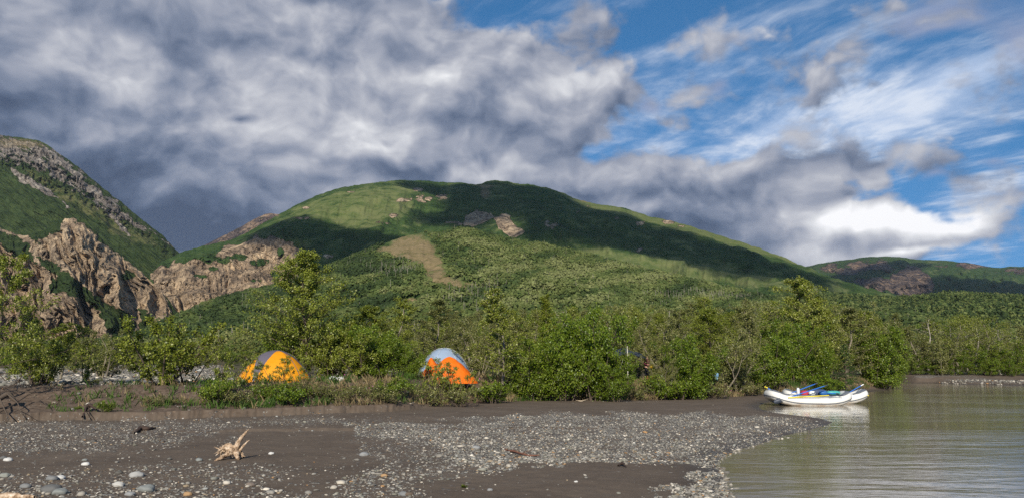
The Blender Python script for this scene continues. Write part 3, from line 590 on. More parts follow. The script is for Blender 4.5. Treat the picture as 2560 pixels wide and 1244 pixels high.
def stones(name, X, Y, s, sub, rs, bury=.25):
    B, Fc = ico(sub); n = len(X); Z, _, _ = height(X, Y)
    V = np.repeat(B[None], n, 0); V = V * (1 + .22 * rs.randn(n, len(B), 1) * (.5 if sub > 1 else .8))
    sc = np.stack([rs.uniform(.75, 1.35, n), rs.uniform(.7, 1.0, n), rs.uniform(.28, .6, n)], 1) * s[:, None] * .5
    V = V * sc[:, None, :]
    tz = rs.uniform(0, 6.28, n); tx = rs.normal(0, .22, n)
    c_, s_ = np.cos(tx)[:, None], np.sin(tx)[:, None]; y2 = V[..., 1] * c_ - V[..., 2] * s_; z2 = V[..., 1] * s_ + V[..., 2] * c_
    c_, s_ = np.cos(tz)[:, None], np.sin(tz)[:, None]; x3 = V[..., 0] * c_ - y2 * s_; y3 = V[..., 0] * s_ + y2 * c_
    P = np.stack([x3 + X[:, None], y3 + Y[:, None], z2 + (Z + sc[:, 2] * (1 - 2 * bury))[:, None]], 2).reshape(-1, 3)
    ff = (Fc[None] + (np.arange(n) * len(B))[:, None, None]).reshape(-1, 3)
    tint = PAL[rs.choice(len(PAL), n, p=PW_)] * rs.uniform(.5, 1.12, (n, 1)) * np.array([[1.0, .93, .83]]); col = np.repeat(tint, len(B), 0)
    return P, ff, col
def near_water(X, Y): return -poly_d(X, Y, WATER)
rs = np.random.RandomState(5)
# (a) screen-even sampling of small gravel
parts = []
N = 150000; qx = rs.uniform(-80, 2120, N); qy = CY + 0 * qx; qy = 1004 + (1290 - 1004) * rs.rand(N) ** 1.25
u = (qx - CX) / F; v = (CY - qy) / F; f_ = (0.0 - CAMZ) / (ST + v * CT); X = u * f_; Y = (CT - v * ST) * f_
gd = gravel(qx, qy); _, dwn, dbn = height(X, Y)
keep = (rs.rand(N) < gd ** 1.15) & (dwn > -.25) & (dbn < .15) & (Y < 46)
X, Y, gd = X[keep], Y[keep], gd[keep]
s = np.exp(rs.normal(math.log(.033), .46, len(X))).clip(.015, .16) * np.interp(Y, [9, 16, 30, 45], [.95, .92, 1.05, 1.3])
far = Y > 17
P1 = stones('g', X[far], Y[far], s[far], 1, rs); P2 = stones('g', X[~far], Y[~far], s[~far], 2, rs)
# (b) stones on the bank and the cobble plain
N = 26000; qx = rs.uniform(-60, 1150, N); X = None; Yb_ = np.exp(rs.uniform(math.log(28), math.log(115), N)); kk = np.interp(qx, [-200, 1300], [ke(-200, 960)[0], ke(1300, 960)[0]]); X = kk * Yb_
_, dwn, dbn = height(X, Yb_); pz = sm(5, 8.5, dbn) * np.clip(sm(640, 480, qx) + .4 * sm(560, 900, qx), 0, 1)
keep = (dwn > 1) & (dbn > .2) & (rs.rand(N) < np.maximum(pz * .9, .06)); X, Yb_, pz = X[keep], Yb_[keep], pz[keep]
s = np.exp(rs.normal(math.log(.10), .45, len(X))).clip(.04, .38) * np.where(pz > .3, 1.5, .8)
P3 = stones('g', X, Yb_, s, 1, rs)
# far-right bar
N = 1500; X = rs.uniform(45, 62, N); Y = rs.uniform(84, 99, N); X = np.interp(rs.rand(N), [0, 1], [44, 66]) ; _, dwn, dbn = height(X, Y); keep = (dwn > 0.1) & (dbn < 2)
P4 = stones('g', X[keep], Y[keep], rs.uniform(.1, .35, keep.sum()), 1, rs)
off = 0; VV, FF, CCc = [], [], []
for P_, f_, c_ in (P1, P2, P3, P4): VV.append(P_); FF.append(f_ + off); CCc.append(c_); off += len(P_)
tag(mesh_np('gravel', np.vstack(VV), np.vstack(FF), m_st, smooth=True, colors={'tint': np.vstack(CCc)}), 'grey and tan river pebbles strewn over the dark silt', 'gravel', kind='stuff')
# the cobbles one could pick out
BIG = [(2080 / 2560 * 0 + 365, 1224, 42, 6, 'large flat grey cobble, biggest at lower left edge'), (340, 1190, 34, 3, 'rounded pale grey cobble above the flat grey one'), (12, 1192, 26, 7, 'pale green cobble half out at the left edge'),
       (128, 1228, 46, 0, 'dark grey slab-like cobble near the bottom left'), (150, 1236, 36, 6, 'greenish cobble leaning on the dark slab'), (64, 1216, 26, 1, 'mottled grey cobble near the lower left corner'),
       (626, 1212, 24, 10, 'brownish round cobble alone on bare silt'), (130, 1200, 28, 1, 'blue grey cobble beside a white one at lower left'), (150, 1197, 24, 5, 'white cobble beside the blue grey one at lower left'), (498, 1150, 18, 6, 'small pale green cobble left of the driftwood stump'),
       (296, 1213, 30, 4, 'buff cobble in the middle of the lower left scatter'), (325, 1237, 24, 2, 'grey cobble at the bottom edge left of the orange one'), (470, 1236, 24, 9, 'orange cobble at the bottom edge'), (20, 1148, 22, 5, 'white cobble near the left edge'), (8, 1145, 18, 0, 'dark cobble at the left edge beside a white one'),
       (214, 1164, 20, 5, 'flat white cobble on bare silt at left'), (1010, 1235, 26, 1, 'grey speckled cobble at the bottom centre'), (960, 1190, 18, 9, 'rusty orange cobble in the central gravel'), (1440, 1205, 10, 5, 'single white pebble on the smooth silt patch'), (910, 1138, 24, 2, 'thin light grey stone lying flat left of the centre gravel'),
       (1225, 1225, 14, 2, 'small grey pebble on smooth silt below the centre gravel'), (678, 1135, 14, 5, 'bright white pebble right of the driftwood stump'), (212, 1152, 14, 6, 'small pale pebble lying on silt left of the stump'), (1190, 1120, 22, 2, 'flat grey cobble on the middle of the gravel tongue')]
for (a, b, wpx, ci, lab) in BIG:
    x, y = gp(a, b, 0.02); w = wpx / F * y; r_ = np.random.RandomState(int(a * 7 + b)); B, Fc = ico(3)
    q = B * np.array([.5, .40, .27]); n_ = fbm(B[:, 0] * 1.2 + a, B[:, 1] * 1.2 + B[:, 2], 3, .5, 400); q = q * (1 + .22 * n_[:, None]) * w; q[:, 2] = np.maximum(q[:, 2], -.16 * w)
    z = float(height(np.array([x]), np.array([y]))[0][0]); c = np.repeat((PAL[ci] * .9)[None], len(q), 0)
    o = mesh_np('cobble', q, Fc, m_st, smooth=True, colors={'tint': c}); o.location = (x, y, z + .12 * w); o.rotation_euler = (0, 0, r_.uniform(-.5, .5)); tag(o, lab, 'stone', 'larger cobbles lying on the river bar')
# ------------------------------------------------------------------ vegetation
def m_leaf(name, stops, rough=.42, transl=.3, tc=(.16, .22, .02)):
    m, g = newmat(name); ge = g.new('ShaderNodeNewGeometry'); oi = g.new('ShaderNodeObjectInfo')
    f = g.add(g.mul(ge.outputs['Random Per Island'], .85), g.mul(oi.outputs['Random'], .15))
    c = g.ramp(f, stops); finish(g, c, rough, spec=.35, transl=transl, tcol=g.mix(.5, c, tc)); return m
L_POP = m_leaf('poplar_leaf', [(0, (.080, .108, .010)), (.35, (.150, .182, .016)), (.7, (.225, .250, .030)), (.9, (.32, .33, .07)), (.97, (.50, .48, .20))])
L_ALD = m_leaf('alder_leaf', [(0, (.046, .082, .006)), (.4, (.104, .160, .010)), (.8, (.168, .222, .016)), (.97, (.26, .30, .05))], tc=(.14, .23, .01))
L_WIL = m_leaf('willow_leaf', [(0, (.075, .088, .020)), (.4, (.135, .148, .034)), (.75, (.21, .205, .060)), (.93, (.34, .32, .13))], transl=.25)
L_DRY = m_leaf('dry_leaf', [(0, (.10, .05, .02)), (.5, (.30, .15, .03)), (.9, (.50, .30, .05))])
L_SPR = m_leaf('spruce_needle', [(0, (.022, .05, .014)), (.5, (.05, .095, .022)), (.95, (.09, .14, .035))], transl=.1)
BARK = simple('pale_bark', (.18, .152, .112), .85, .3, 6, bump=.5); BARKD = simple('dark_bark', (.10, .075, .055), .9, .3, 6, bump=.5); DEADW = simple('dead_wood', (.34, .30, .25), .85, .3, 8, bump=.4)
def tube(pts, rad, n=5):
    pts = np.asarray(pts, float); m = len(pts); T = np.gradient(pts, axis=0); T /= np.linalg.norm(T, axis=1)[:, None] + 1e-9
    ref = np.array([0, 0, 1.0]) if abs(T[0, 2]) < .8 else np.array([1.0, 0, 0]); A = np.cross(T, ref); A /= np.linalg.norm(A, axis=1)[:, None] + 1e-9; B = np.cross(T, A)
    a = np.arange(n) / n * 2 * np.pi
    V = pts[:, None] + np.asarray(rad)[:, None, None] * (np.cos(a)[None, :, None] * A[:, None] + np.sin(a)[None, :, None] * B[:, None])
    i = np.arange(m - 1)[:, None] * n; j = np.arange(n)[None]; j2 = (j + 1) % n
    return V.reshape(-1, 3), np.stack([i + j, i + j2, i + n + j2, i + n + j], 2).reshape(-1, 4)
class Acc:
    def __init__(s): s.V = []; s.F = []; s.n = 0
    def add(s, V, Fq): s.V.append(V); s.F.append(Fq + s.n); s.n += len(V)
    def get(s): return np.vstack(s.V), np.vstack(s.F)
def grow(rs, p, d, L, n, up=.25, wob=.18):
    pts = [np.array(p, float)]; d = np.array(d, float)
    for i in range(n):
        d = d + rs.normal(0, wob, 3) + np.array([0, 0, up]) / n; d /= np.linalg.norm(d); pts.append(pts[-1] + d * L / n)
    return np.array(pts)
def leafcards(rs, P, out, size, asp=.72, upb=.22, wide=False):
    n = len(P); N = rs.normal(0, 1, (n, 3)) * .75 + out * .6 + np.array([0, -.15, upb]); N /= np.linalg.norm(N, axis=1)[:, None]
    T = np.cross(N, rs.normal(0, 1, (n, 3))); T /= np.linalg.norm(T, axis=1)[:, None] + 1e-9; B = np.cross(N, T); s = (size * rs.uniform(.65, 1.3, n))[:, None]
    a = P; b = P + T * s * .45 + B * s * asp * .5 + N * s * .06; c = P + T * s; d = P + T * s * .45 - B * s * asp * .5 + N * s * .06
    return np.stack([a, b, c, d], 1).reshape(-1, 3), np.arange(n * 4).reshape(-1, 4)
def tree_mesh(seed, H, Rc, stems=1, nprim=40, shape='ovoid', leaf=.10, nleaf=8000, trunk_r=.07, h0=.12, up=.45, clump=.14, lean=0.25, bare=.0, sec=6, mlen=.33, ang=(.1, .7), wr=None):
    rs = np.random.RandomState(seed); wood = Acc(); LP = []; LO = []
    shp = {'ovoid': lambda t: (np.sin(np.pi * min(1, t * .85 + .12)) ** .8), 'cone': lambda t: (1.05 - t) ** .8, 'column': lambda t: .55 + .45 * np.sin(np.pi * t) if t < .8 else 1.6 * (1.02 - t),
           'bush': lambda t: (1 - t * .55), 'vase': lambda t: .35 + .65 * t, 'spire': lambda t: max(.08, (1 - t) ** 1.2), 'pyr': lambda t: min(1.0, .45 + 2.2 * t) * min(1.0, max(.16, 1.28 - 1.1 * t))}[shape]
    for s in range(stems):
        if stems == 1: base = np.zeros(3); d0 = np.array([rs.normal(0, .04), rs.normal(0, .04), 1.]); Hs = H
        else:
            a = s * 2.4 + rs.uniform(0, .6); base = np.array([math.cos(a), math.sin(a), 0]) * rs.uniform(.05, .30) * Rc * .5; sp = rs.uniform(.2, 1.0); d0 = np.array([math.cos(a) * lean * sp * 1.7, math.sin(a) * lean * sp * 1.7, 1.]); Hs = H * (1.02 - .35 * sp ** 2) * rs.uniform(.85, 1.0) / np.linalg.norm(d0) ** .3
        tr = grow(rs, base, d0 / np.linalg.norm(d0), Hs, 9, up=.12, wob=.045 if stems == 1 else .07)
        if stems == 1: tr[:, :2] -= tr[-1, :2] * np.linspace(0, 1, 10)[:, None] * .85
        tt = np.linspace(0, 1, len(tr)); r0 = trunk_r * (1 if stems == 1 else .55)
        V, Fq = tube(tr, r0 * (1 - tt * .9) + .003, 6); V[:, 2] = np.where(V[:, 2] < .02, -.15, V[:, 2]); wood.add(V, Fq)
        npz = max(5, nprim // stems)
        for i in range(npz):
            t = h0 + (.985 - h0) * (i + rs.rand()) / npz; p = np.array([np.interp(t, tt, tr[:, q]) for q in range(3)])
            a = i * 2.399 + rs.uniform(-.5, .5); L = Rc * shp(t) * rs.uniform(.55, 1.15) * (1 if stems == 1 else .62); ev = rs.uniform(*ang)
            br = grow(rs, p, np.array([math.cos(a) * math.cos(ev), math.sin(a) * math.cos(ev), math.sin(ev)]), L, 5, up=up, wob=.13); rr = r0 * (1 - t * .85) * .45
            V, Fq = tube(br, np.linspace(rr, .004, 6), 4); wood.add(V, Fq)
            for j in range(sec):
                q = rs.uniform(.25, 1.0); pp = np.array([np.interp(q, np.linspace(0, 1, 6), br[:, w]) for w in range(3)]); dd = br[-1] - br[0]; dd = dd / (np.linalg.norm(dd) + 1e-9) + rs.normal(0, .55, 3) + np.array([0, 0, .2])
                tw = grow(rs, pp, dd / np.linalg.norm(dd), max(.12, L * mlen * rs.uniform(.6, 1.3)), 3, up=.2, wob=.18); V, Fq = tube(tw, [.006, .005, .004, .003], 3); wood.add(V, Fq)
                if rs.rand() < bare: continue
                m = 10; f = rs.rand(m) ** .7; idx = f * 3; lo = np.minimum(idx.astype(int), 2); fr = (idx - lo)[:, None]; LP.append(tw[lo] * (1 - fr) + tw[lo + 1] * fr); c = np.array([tr[0][0] * 0, 0, tw[-1][2] - .15 * (1 if stems > 1 else 2)]); LO.append(np.repeat((tw[-1] - c)[None], m, 0))
    P = np.vstack(LP); O = np.vstack(LO); WV, WF = wood.get()
    if wr:
        f_ = wr * H / (np.percentile(P[:, 0], 98) - np.percentile(P[:, 0], 2)); P[:, :2] *= f_; WV[:, :2] *= f_
    O /= np.linalg.norm(O, axis=1)[:, None] + 1e-9; pick = rs.choice(len(P), nleaf); P = P[pick] + rs.normal(0, clump, (nleaf, 3)) * .6
    P[:, 2] = np.maximum(P[:, 2], .03); LV, LF = leafcards(rs, P, O[pick], leaf)
    return (WV, WF), (LV, LF)
def plant_proto(kind, crown_name, stem_name, leafm, barkm, **k):
    (WV, WF), (LV, LF) = tree_mesh(**k); w = (np.percentile(LV[:, 0], 98) - np.percentile(LV[:, 0], 2)); h = np.percentile(LV[:, 2], 99.7)
    me = []
    for nm, V, Fq, m in ((stem_name, WV, WF, barkm), (crown_name, LV, LF, leafm)):
        o = mesh_np(nm, V, Fq, m, smooth=(m is barkm)); me.append(o.data); bpy.data.objects.remove(o)
    return dict(kind=kind, parts=[(stem_name, me[0]), (crown_name, me[1])], w=w, h=h)
PR = {}
def P_(key, kind, leafm, barkm, crown='crown', stem='trunk', **k): PR[key] = plant_proto(kind, crown, stem, leafm, barkm, **k)
P_('big', 'poplar_tree', L_POP, BARKD, seed=11, H=6.4, Rc=1.9, nprim=84, shape='pyr', leaf=0.084, nleaf=29899, trunk_r=0.038, h0=.05, up=.6, clump=.13, sec=8, ang=(.35, 1.0), wr=0.6)
P_('edge', 'poplar_tree', L_POP, BARKD, seed=41, H=6.4, Rc=2.2, nprim=36, shape='pyr', leaf=0.088, nleaf=11700, trunk_r=0.05, h0=.12, up=.45, clump=.13, sec=7, ang=(.1, .7), wr=0.7)
P_('big2', 'poplar_tree', L_POP, BARKD, seed=12, H=5.4, Rc=1.5, nprim=64, shape='pyr', leaf=0.080, nleaf=21937, trunk_r=0.028, h0=.06, up=.6, clump=.12, ang=(.5, 1.15), wr=0.7)
P_('slim', 'poplar_tree', L_POP, BARK, seed=13, H=5.2, Rc=1.0, nprim=44, shape='cone', leaf=0.080, nleaf=10478, trunk_r=0.022, h0=.20, up=.5, clump=.09, sec=6, ang=(.4, 1.1), wr=0.58)
P_('slim2', 'poplar_tree', L_WIL, BARK, seed=23, H=5.2, Rc=1.1, nprim=46, shape='pyr', leaf=0.080, nleaf=12187, trunk_r=0.018, h0=.06, up=.6, clump=.11, sec=6, ang=(.6, 1.2), wr=0.62)
P_('spire', 'poplar_tree', L_POP, BARKD, seed=14, H=5.6, Rc=1.2, nprim=60, shape='spire', leaf=0.076, nleaf=11050, trunk_r=0.03, h0=.06, up=.6, clump=.09, sec=6, ang=(.5, 1.1), wr=0.4)
P_('bush', 'alder_bush', L_ALD, BARKD, crown='foliage', stem='stem', seed=15, H=3.0, Rc=1.8, stems=9, nprim=110, shape='bush', leaf=0.076, nleaf=16250, trunk_r=.04, h0=.02, clump=.16, lean=.38, sec=5, wr=0.9)
P_('bush2', 'alder_bush', L_ALD, BARKD, crown='foliage', stem='stem', seed=16, H=3.4, Rc=1.5, stems=8, nprim=96, shape='pyr', leaf=0.076, nleaf=14950, trunk_r=.04, h0=.02, clump=.15, lean=.28, sec=6, ang=(.3, 1.0), wr=0.8)
P_('wil', 'willow_bush', L_WIL, BARK, crown='foliage', stem='stem', seed=17, H=3.6, Rc=1.3, stems=8, nprim=80, shape='pyr', leaf=0.071, nleaf=11700, trunk_r=.04, h0=.03, clump=.12, lean=.26, sec=6, ang=(.5, 1.2), wr=0.7)
P_('open', 'poplar_bush', L_POP, BARKD, crown='foliage', stem='stem', seed=18, H=2.9, Rc=1.4, stems=7, nprim=76, shape='pyr', leaf=0.080, nleaf=10140, trunk_r=.045, h0=.08, clump=.11, lean=.38, sec=6, ang=(.3, 1.1), wr=0.85)
P_('sap', 'sapling', L_POP, BARKD, crown='foliage', stem='stem', seed=19, H=1.9, Rc=.65, stems=3, nprim=26, shape='column', leaf=0.067, nleaf=1365, trunk_r=0.015, h0=.12, clump=.06, sec=4, ang=(.4, 1.1), wr=0.9)
P_('low', 'low_shrub', L_ALD, BARKD, crown='foliage', stem='stem', seed=20, H=1.0, Rc=.9, stems=7, nprim=42, shape='bush', leaf=.075, nleaf=2300, trunk_r=.02, h0=.03, clump=.10, lean=.6, sec=4, wr=1.6)
P_('low2', 'low_shrub', L_WIL, BARKD, crown='foliage', stem='stem', seed=21, H=1.1, Rc=.9, stems=8, nprim=48, shape='bush', leaf=.065, nleaf=1500, trunk_r=.02, h0=.05, clump=.09, lean=.6, sec=5, bare=.3, wr=1.5)
# wood in the middle distance: coarser leaves
P_('m1', 'poplar_tree', L_POP, BARKD, seed=31, H=7, Rc=1.3, nprim=44, shape='pyr', leaf=0.126, nleaf=5980, trunk_r=0.035, h0=.06, up=.6, clump=.24, sec=6, ang=(.7, 1.2), wr=0.6)
P_('m2', 'poplar_tree', L_WIL, BARK, seed=32, H=7, Rc=1.2, nprim=42, shape='cone', leaf=0.118, nleaf=5460, trunk_r=0.035, h0=.06, up=.6, clump=.22, sec=6, ang=(.7, 1.25), wr=0.5)
P_('m3', 'willow_tree', L_WIL, BARK, seed=33, H=6, Rc=1.5, stems=5, nprim=56, shape='pyr', leaf=0.118, nleaf=6500, trunk_r=0.035, h0=.04, up=.6, clump=.26, lean=.18, sec=5, ang=(.7, 1.25), wr=0.7)
P_('m4', 'alder_tree', L_ALD, BARKD, seed=34, H=6, Rc=1.6, stems=5, nprim=56, shape='pyr', leaf=0.134, nleaf=6240, trunk_r=0.03, h0=.03, up=.6, clump=.26, lean=.22, sec=5, ang=(.5, 1.1), wr=0.75)
P_('m5', 'poplar_tree', L_WIL, DEADW, seed=35, H=7.5, Rc=1.1, nprim=34, shape='ovoid', leaf=0.109, nleaf=2990, trunk_r=0.035, h0=.22, up=.6, clump=.18, sec=6, bare=.15, ang=(.6, 1.2), wr=0.55)
P_('m6', 'poplar_tree', L_POP, BARK, seed=36, H=8, Rc=2.2, nprim=50, shape='ovoid', leaf=0.134, nleaf=7280, trunk_r=0.05, h0=.14, up=.5, clump=.28, sec=6, ang=(.4, 1.1), wr=0.95)
def spruce():
    rs = np.random.RandomState(51); wood = Acc(); H = 2.9; V, Fq = tube([(0, 0, -.1), (0, 0, 1.4), (0, 0, H)], [.05, .03, .005], 6); wood.add(V, Fq); LP, LT = [], []
    for i in range(62):
        t = .03 + .95 * i / 62; z = H * t; L = 1.05 * (1 - t) ** .9 + .06; a = i * 2.4
        d = np.array([math.cos(a), math.sin(a), .05]); br = np.array([np.array([0, 0, z]) + d * L * q + np.array([0, 0, -.16 * L * q * (1.4 - q)]) for q in np.linspace(0, 1, 5)])
        V, Fq = tube(br, [.012, .01, .008, .006, .003], 3); wood.add(V, Fq)
        for q in rs.uniform(.12, 1, 12):
            s = rs.choice([-1, 1]); p = br[0] * (1 - q) + br[-1] * q; side = np.array([-d[1], d[0], 0]) * s * .6 + d * .6
            for w in rs.rand(7): LP.append(p + side * w * .28 * L + rs.normal(0, .012, 3)); LT.append(side)
    P = np.array(LP); LV, LF = leafcards(rs, P, np.repeat([[0, 0, 1.]], len(P), 0), .085, .3, .6); WV, WF = wood.get()
    me = []
    for nm, V, Fq, m in (('trunk', WV, WF, BARKD), ('crown', LV, LF, L_SPR)):
        o = mesh_np(nm, V, Fq, m); me.append(o.data); bpy.data.objects.remove(o)
    PR['spruce'] = dict(kind='spruce_tree', parts=[('trunk', me[0]), ('crown', me[1])], w=2.0, h=2.9)
spruce()
def hz(x, y): return float(height(np.array([x]), np.array([y]))[0][0])
def plant(key, px, Y, top, wpx, label, cat, group=None, rz=None, leafm=None, tilt=0.0, name=None):
    p = PR[key]; k = ke(px, 900)[0]; x = k * Y; z = hz(x, Y); H = CAMZ + ke(px, top)[1] * Y - z; w = wpx / F * Y
    r = empty(name or p['kind'], (x, Y, z - .02), rz if rz is not None else (px * 7.13 + Y * 3.1) % 6.28, label=label, cat=cat, group=group)
    s = w / p['w']; s = min(max(s, .75 * H / p['h']), 1.35 * H / p['h']); r.scale = (s, s, H / p['h']); r.rotation_euler[1] = tilt
    for nm, me in p['parts']:
        o = bpy.data.objects.new(nm, me); COL.objects.link(o); o.parent = r
        if leafm and nm in ('crown', 'foliage'):
            o.data = me.copy(); o.data.materials.clear(); o.data.materials.append(leafm)
    return r
near = [
 ('edge', 8, 29.5, 632, 225, 'tall poplar with open crown cut off by the left edge', 'tree'),
 ('open', 95, 33, 800, 130, 'leafy poplar bush just right of the tall left edge poplar', 'bush'),
 ('sap', 40, 38, 865, 110, 'small poplar bush under the tall left edge tree', 'bush'),
 ('slim', 155, 42, 806, 110, 'dark pointed young poplar left of the low cobble patch', 'tree'),
 ('sap', 215, 36, 860, 100, 'thin bush with arching twigs on the cobble edge at left', 'bush'),
 ('wil', 262, 50, 818, 120, 'pale feathery young tree in front of the left cliffs', 'tree'),
 ('open', 408, 33.5, 788, 175, 'large bushy poplar standing alone between the cobble patches', 'bush'),
 ('sap', 470, 34.5, 806, 90, 'upright shoots leaning out right of the large lone poplar bush', 'bush'),
 ('sap', 572, 30.6, 862, 105, 'thin sapling left of the yellow tent', 'bush'),
 ('big', 768, 38.5, 634, 190, 'tallest poplar of the camp rising behind the yellow tent', 'tree'),
 ('bush2', 700, 39.5, 800, 110, 'dense bush at the left foot of the tallest poplar', 'bush'),
 ('open', 838, 38.5, 800, 110, 'bright bush at the right foot of the tallest poplar', 'bush'),
 ('big2', 925, 41, 764, 150, 'broad poplar between the two tents', 'tree'),
 ('slim', 1000, 44, 742, 110, 'slender poplar rising above the trees between the tents', 'tree'),
 ('slim2', 1085, 46, 748, 130, 'leaning willow-like poplar behind the orange tent', 'tree'),
 ('bush2', 955, 37.2, 818, 125, 'dark leafy bush touching the left side of the orange tent', 'bush'),
 ('open', 905, 37.2, 830, 130, 'ragged bush on the bank between the tents', 'bush'),
 ('bush2', 905, 39.0, 808, 135, 'full dark green bush between the yellow tent and the lower dark bush', 'bush'),
 ('bush', 1020, 38.0, 858, 80, 'rounded bush leaning on the left edge of the orange tent', 'bush'),
 ('slim', 1248, 41.5, 722, 150, 'tall slim poplar with pale bare lower trunk right of the orange tent', 'tree'),
 ('wil', 1195, 45.5, 800, 100, 'olive bush directly behind the right corner of the orange tent', 'bush'),
 ('slim2', 1300, 47, 800, 120, 'olive young tree between the slim poplar and the green spire', 'tree'),
 ('spire', 1362, 44.5, 736, 100, 'narrow spire-shaped poplar above the big green bush', 'tree'),
 ('bush', 1335, 42.0, 838, 130, 'green alder bush at the left end of the big thicket', 'bush'),
 ('bush', 1410, 41.8, 820, 150, 'green alder bush in the middle of the big thicket', 'bush'),
 ('bush2', 1485, 42.5, 780, 160, 'tallest bright green alder bush of the big thicket', 'bush'),
 ('bush', 1535, 41.8, 868, 100, 'rounded alder bush at the right end of the big thicket', 'bush'),
 ('bush2', 1450, 45, 800, 120, 'yellow green bush behind the big thicket', 'bush'),
 ('wil', 1570, 56, 790, 130, 'grey olive willow behind the dark tarp', 'bush'),
 ('wil', 1668, 50, 800, 110, 'olive willow right of the dark tarp', 'bush'),
 ('slim2', 1700, 54, 770, 110, 'slim olive tree rising behind the willow near the tarp', 'tree'),
 ('bush', 1722, 46, 840, 130, 'dark green bush above the bank right of the sandy gap', 'bush'),
 ('big2', 1775, 51, 772, 150, 'broad olive poplar above the bank left of the leaning birch', 'tree'),
 ('wil', 1664, 45.2, 895, 60, 'thin pale shrub at the left edge of the sandy gap', 'bush'),
 ('wil', 1838, 51, 815, 100, 'thin willow with sparse pale leaves above the leaning trunk', 'bush'),
 ('slim2', 1870, 59, 765, 120, 'olive tree behind the bank left of the rafts', 'tree'),
 ('bush', 1925, 56, 838, 135, 'dark green bush on the shore left of the rafts', 'bush'),
 ('big2', 2000, 63, 696, 175, 'tallest tree on the right shore with a windswept top behind the rafts', 'tree'),
 ('bush2', 1978, 59, 800, 120, 'deep green bush under the tallest right shore tree', 'bush'),
 ('big2', 2055, 64, 775, 130, 'olive poplar right of the windswept tree', 'tree'),
 ('bush2', 2042, 61, 850, 100, 'leafy bush directly behind the rafts', 'bush'),
 ('spruce', 2112, 62.5, 856, 84, 'small spruce with layered branches on the shore behind the rafts', 'tree'),
 ('slim2', 2120, 72, 770, 140, 'loose olive tree behind the small spruce', 'tree'),
 ('bush2', 2185, 72, 815, 120, 'dark rounded tree at the point of the shore right of the rafts', 'tree'),
 ('bush', 2222, 75, 862, 70, 'last low dark bush at the point above the water', 'bush'),
 ('slim', 2160, 76, 775, 110, 'thin topped tree behind the dark rounded shore tree', 'tree'),
]
for t in near: plant(*t)
low = [('low', 545, 29.6, 945, 90, 'low shrub at the left end of the bank thicket'), ('low2', 600, 29.9, 965, 80, 'thin low shrub below the left corner of the yellow tent'), ('low', 655, 31.0, 958, 100, 'leafy low shrub in front of the yellow tent'),
       ('low', 722, 30.6, 954, 100, 'broad dark low shrub in front of the right half of the yellow tent'), ('sap', 752, 33.2, 893, 60, 'sapling before the right edge of the yellow tent'), ('sap', 640, 33.2, 908, 60, 'short sapling before the left corner of the yellow tent'), ('sap', 700, 33, 886, 80, 'twiggy sapling standing before the yellow tent panel'), ('low2', 790, 31.8, 948, 100, 'low shrub by the pale stones right of the yellow tent'), ('low2', 850, 31.5, 955, 100, 'pale low shrub on the bank below the pale stones'),
       ('low', 990, 33.8, 940, 90, 'low shrub on the bank left of the orange tent'), ('low2', 1075, 35.2, 950, 90, 'thin low shrub before the orange tent'), ('low2', 1150, 35.6, 952, 90, 'thin low shrub below the right half of the orange tent'), ('low', 1235, 38.7, 950, 110, 'low shrub at the foot of the slim poplar with bare trunk'),
       ('low2', 395, 29.2, 985, 80, 'low shrub below the lone poplar bush'), ('low', 270, 27.6, 998, 42, 'tuft of a shrub on the bare bank at left'), ('low2', 440, 29.6, 990, 80, 'sparse low shrub on the bank right of the lone poplar bush'), ('low', 205, 28.3, 1012, 40, 'tiny shrub lowest on the bare bank at left'),
       ('low2', 100, 33.5, 935, 90, 'low shrub among cobbles under the left trees'), ('low2', 235, 33.2, 940, 80, 'low grey green shrub at the edge of the cobble patch'), ('low', 1640, 44.6, 935, 60, 'low shrub at the foot of the sandy gap'), ('low2', 1590, 43.8, 960, 70, 'dry low shrub in the sandy gap'), ('low', 1700, 45, 950, 110, 'low leafy shrub under the dark green bush by the gap'),
       ('low2', 1780, 46.6, 950, 90, 'dry brown low shrub left of the leaning trunk'), ('low2', 1868, 51, 950, 90, 'low shrub on the yellow grass left of the rafts'), ('low', 2050, 59.5, 935, 110, 'low shrub behind the raft oars'), ('low', 2210, 71.5, 935, 90, 'low shrub hanging over the water at the shore point'), ('low2', 915, 32.8, 950, 110, 'tangled low shrub in the middle of the bank'),
       ('sap', 1085, 36.3, 893, 70, 'leafy sapling in front of the left half of the orange tent'), ('sap', 1140, 36.8, 905, 70, 'small twiggy sapling in front of the middle of the orange tent'), ('sap', 1108, 38.3, 903, 60, 'thin sapling right against the front of the orange tent'), ('low2', 960, 32.4, 965, 90, 'low shrub with bare twigs on the bank left of the orange tent')]  # saplings before the orange tent are added to cast leaf shade on it
for t in low: plant(*t[:6], 'shrub', 'low shrubs growing along the bank')
# autumn sprays
plant('low', 1633, 46.6, 936, 24, 'small orange yellow spray of leaves at the edge of the sandy gap', 'shrub', leafm=L_DRY)
# the wood behind the camp
rs = np.random.RandomState(77)
GR = 'trees of the dense wood behind the camp'; n_ = 0
for Yr, step in ((64, 46), (78, 44), (95, 42), (116, 42), (140, 42)):
    q = 830 + rs.uniform(0, 30)
    while q < 2290:
        edge = np.interp(q, fk and [0, 1700, 1900, 2000, 2150, 2280], [0, 0, 60, 66, 80, 103])
        if Yr > edge + 3:
            top = np.interp(q, [830, 950, 1150, 1300, 1500, 1700, 1900, 2050, 2200, 2300], [838, 815, 792, 785, 778, 772, 765, 772, 790, 815]) + rs.normal(0, 12) + (8 if Yr < 80 else 0)
            key = rs.choice(['m1', 'm2', 'm3', 'm4', 'm5'], p=[.26, .27, .27, .15, .05])
            plant(key, q, Yr + rs.uniform(-6, 6), top, rs.uniform(60, 100), 'one of many close-set young trees in the dense wood behind the tents and the thicket', 'tree', GR, name='wood_tree'); n_ += 1
        q += step * rs.uniform(.7, 1.3)
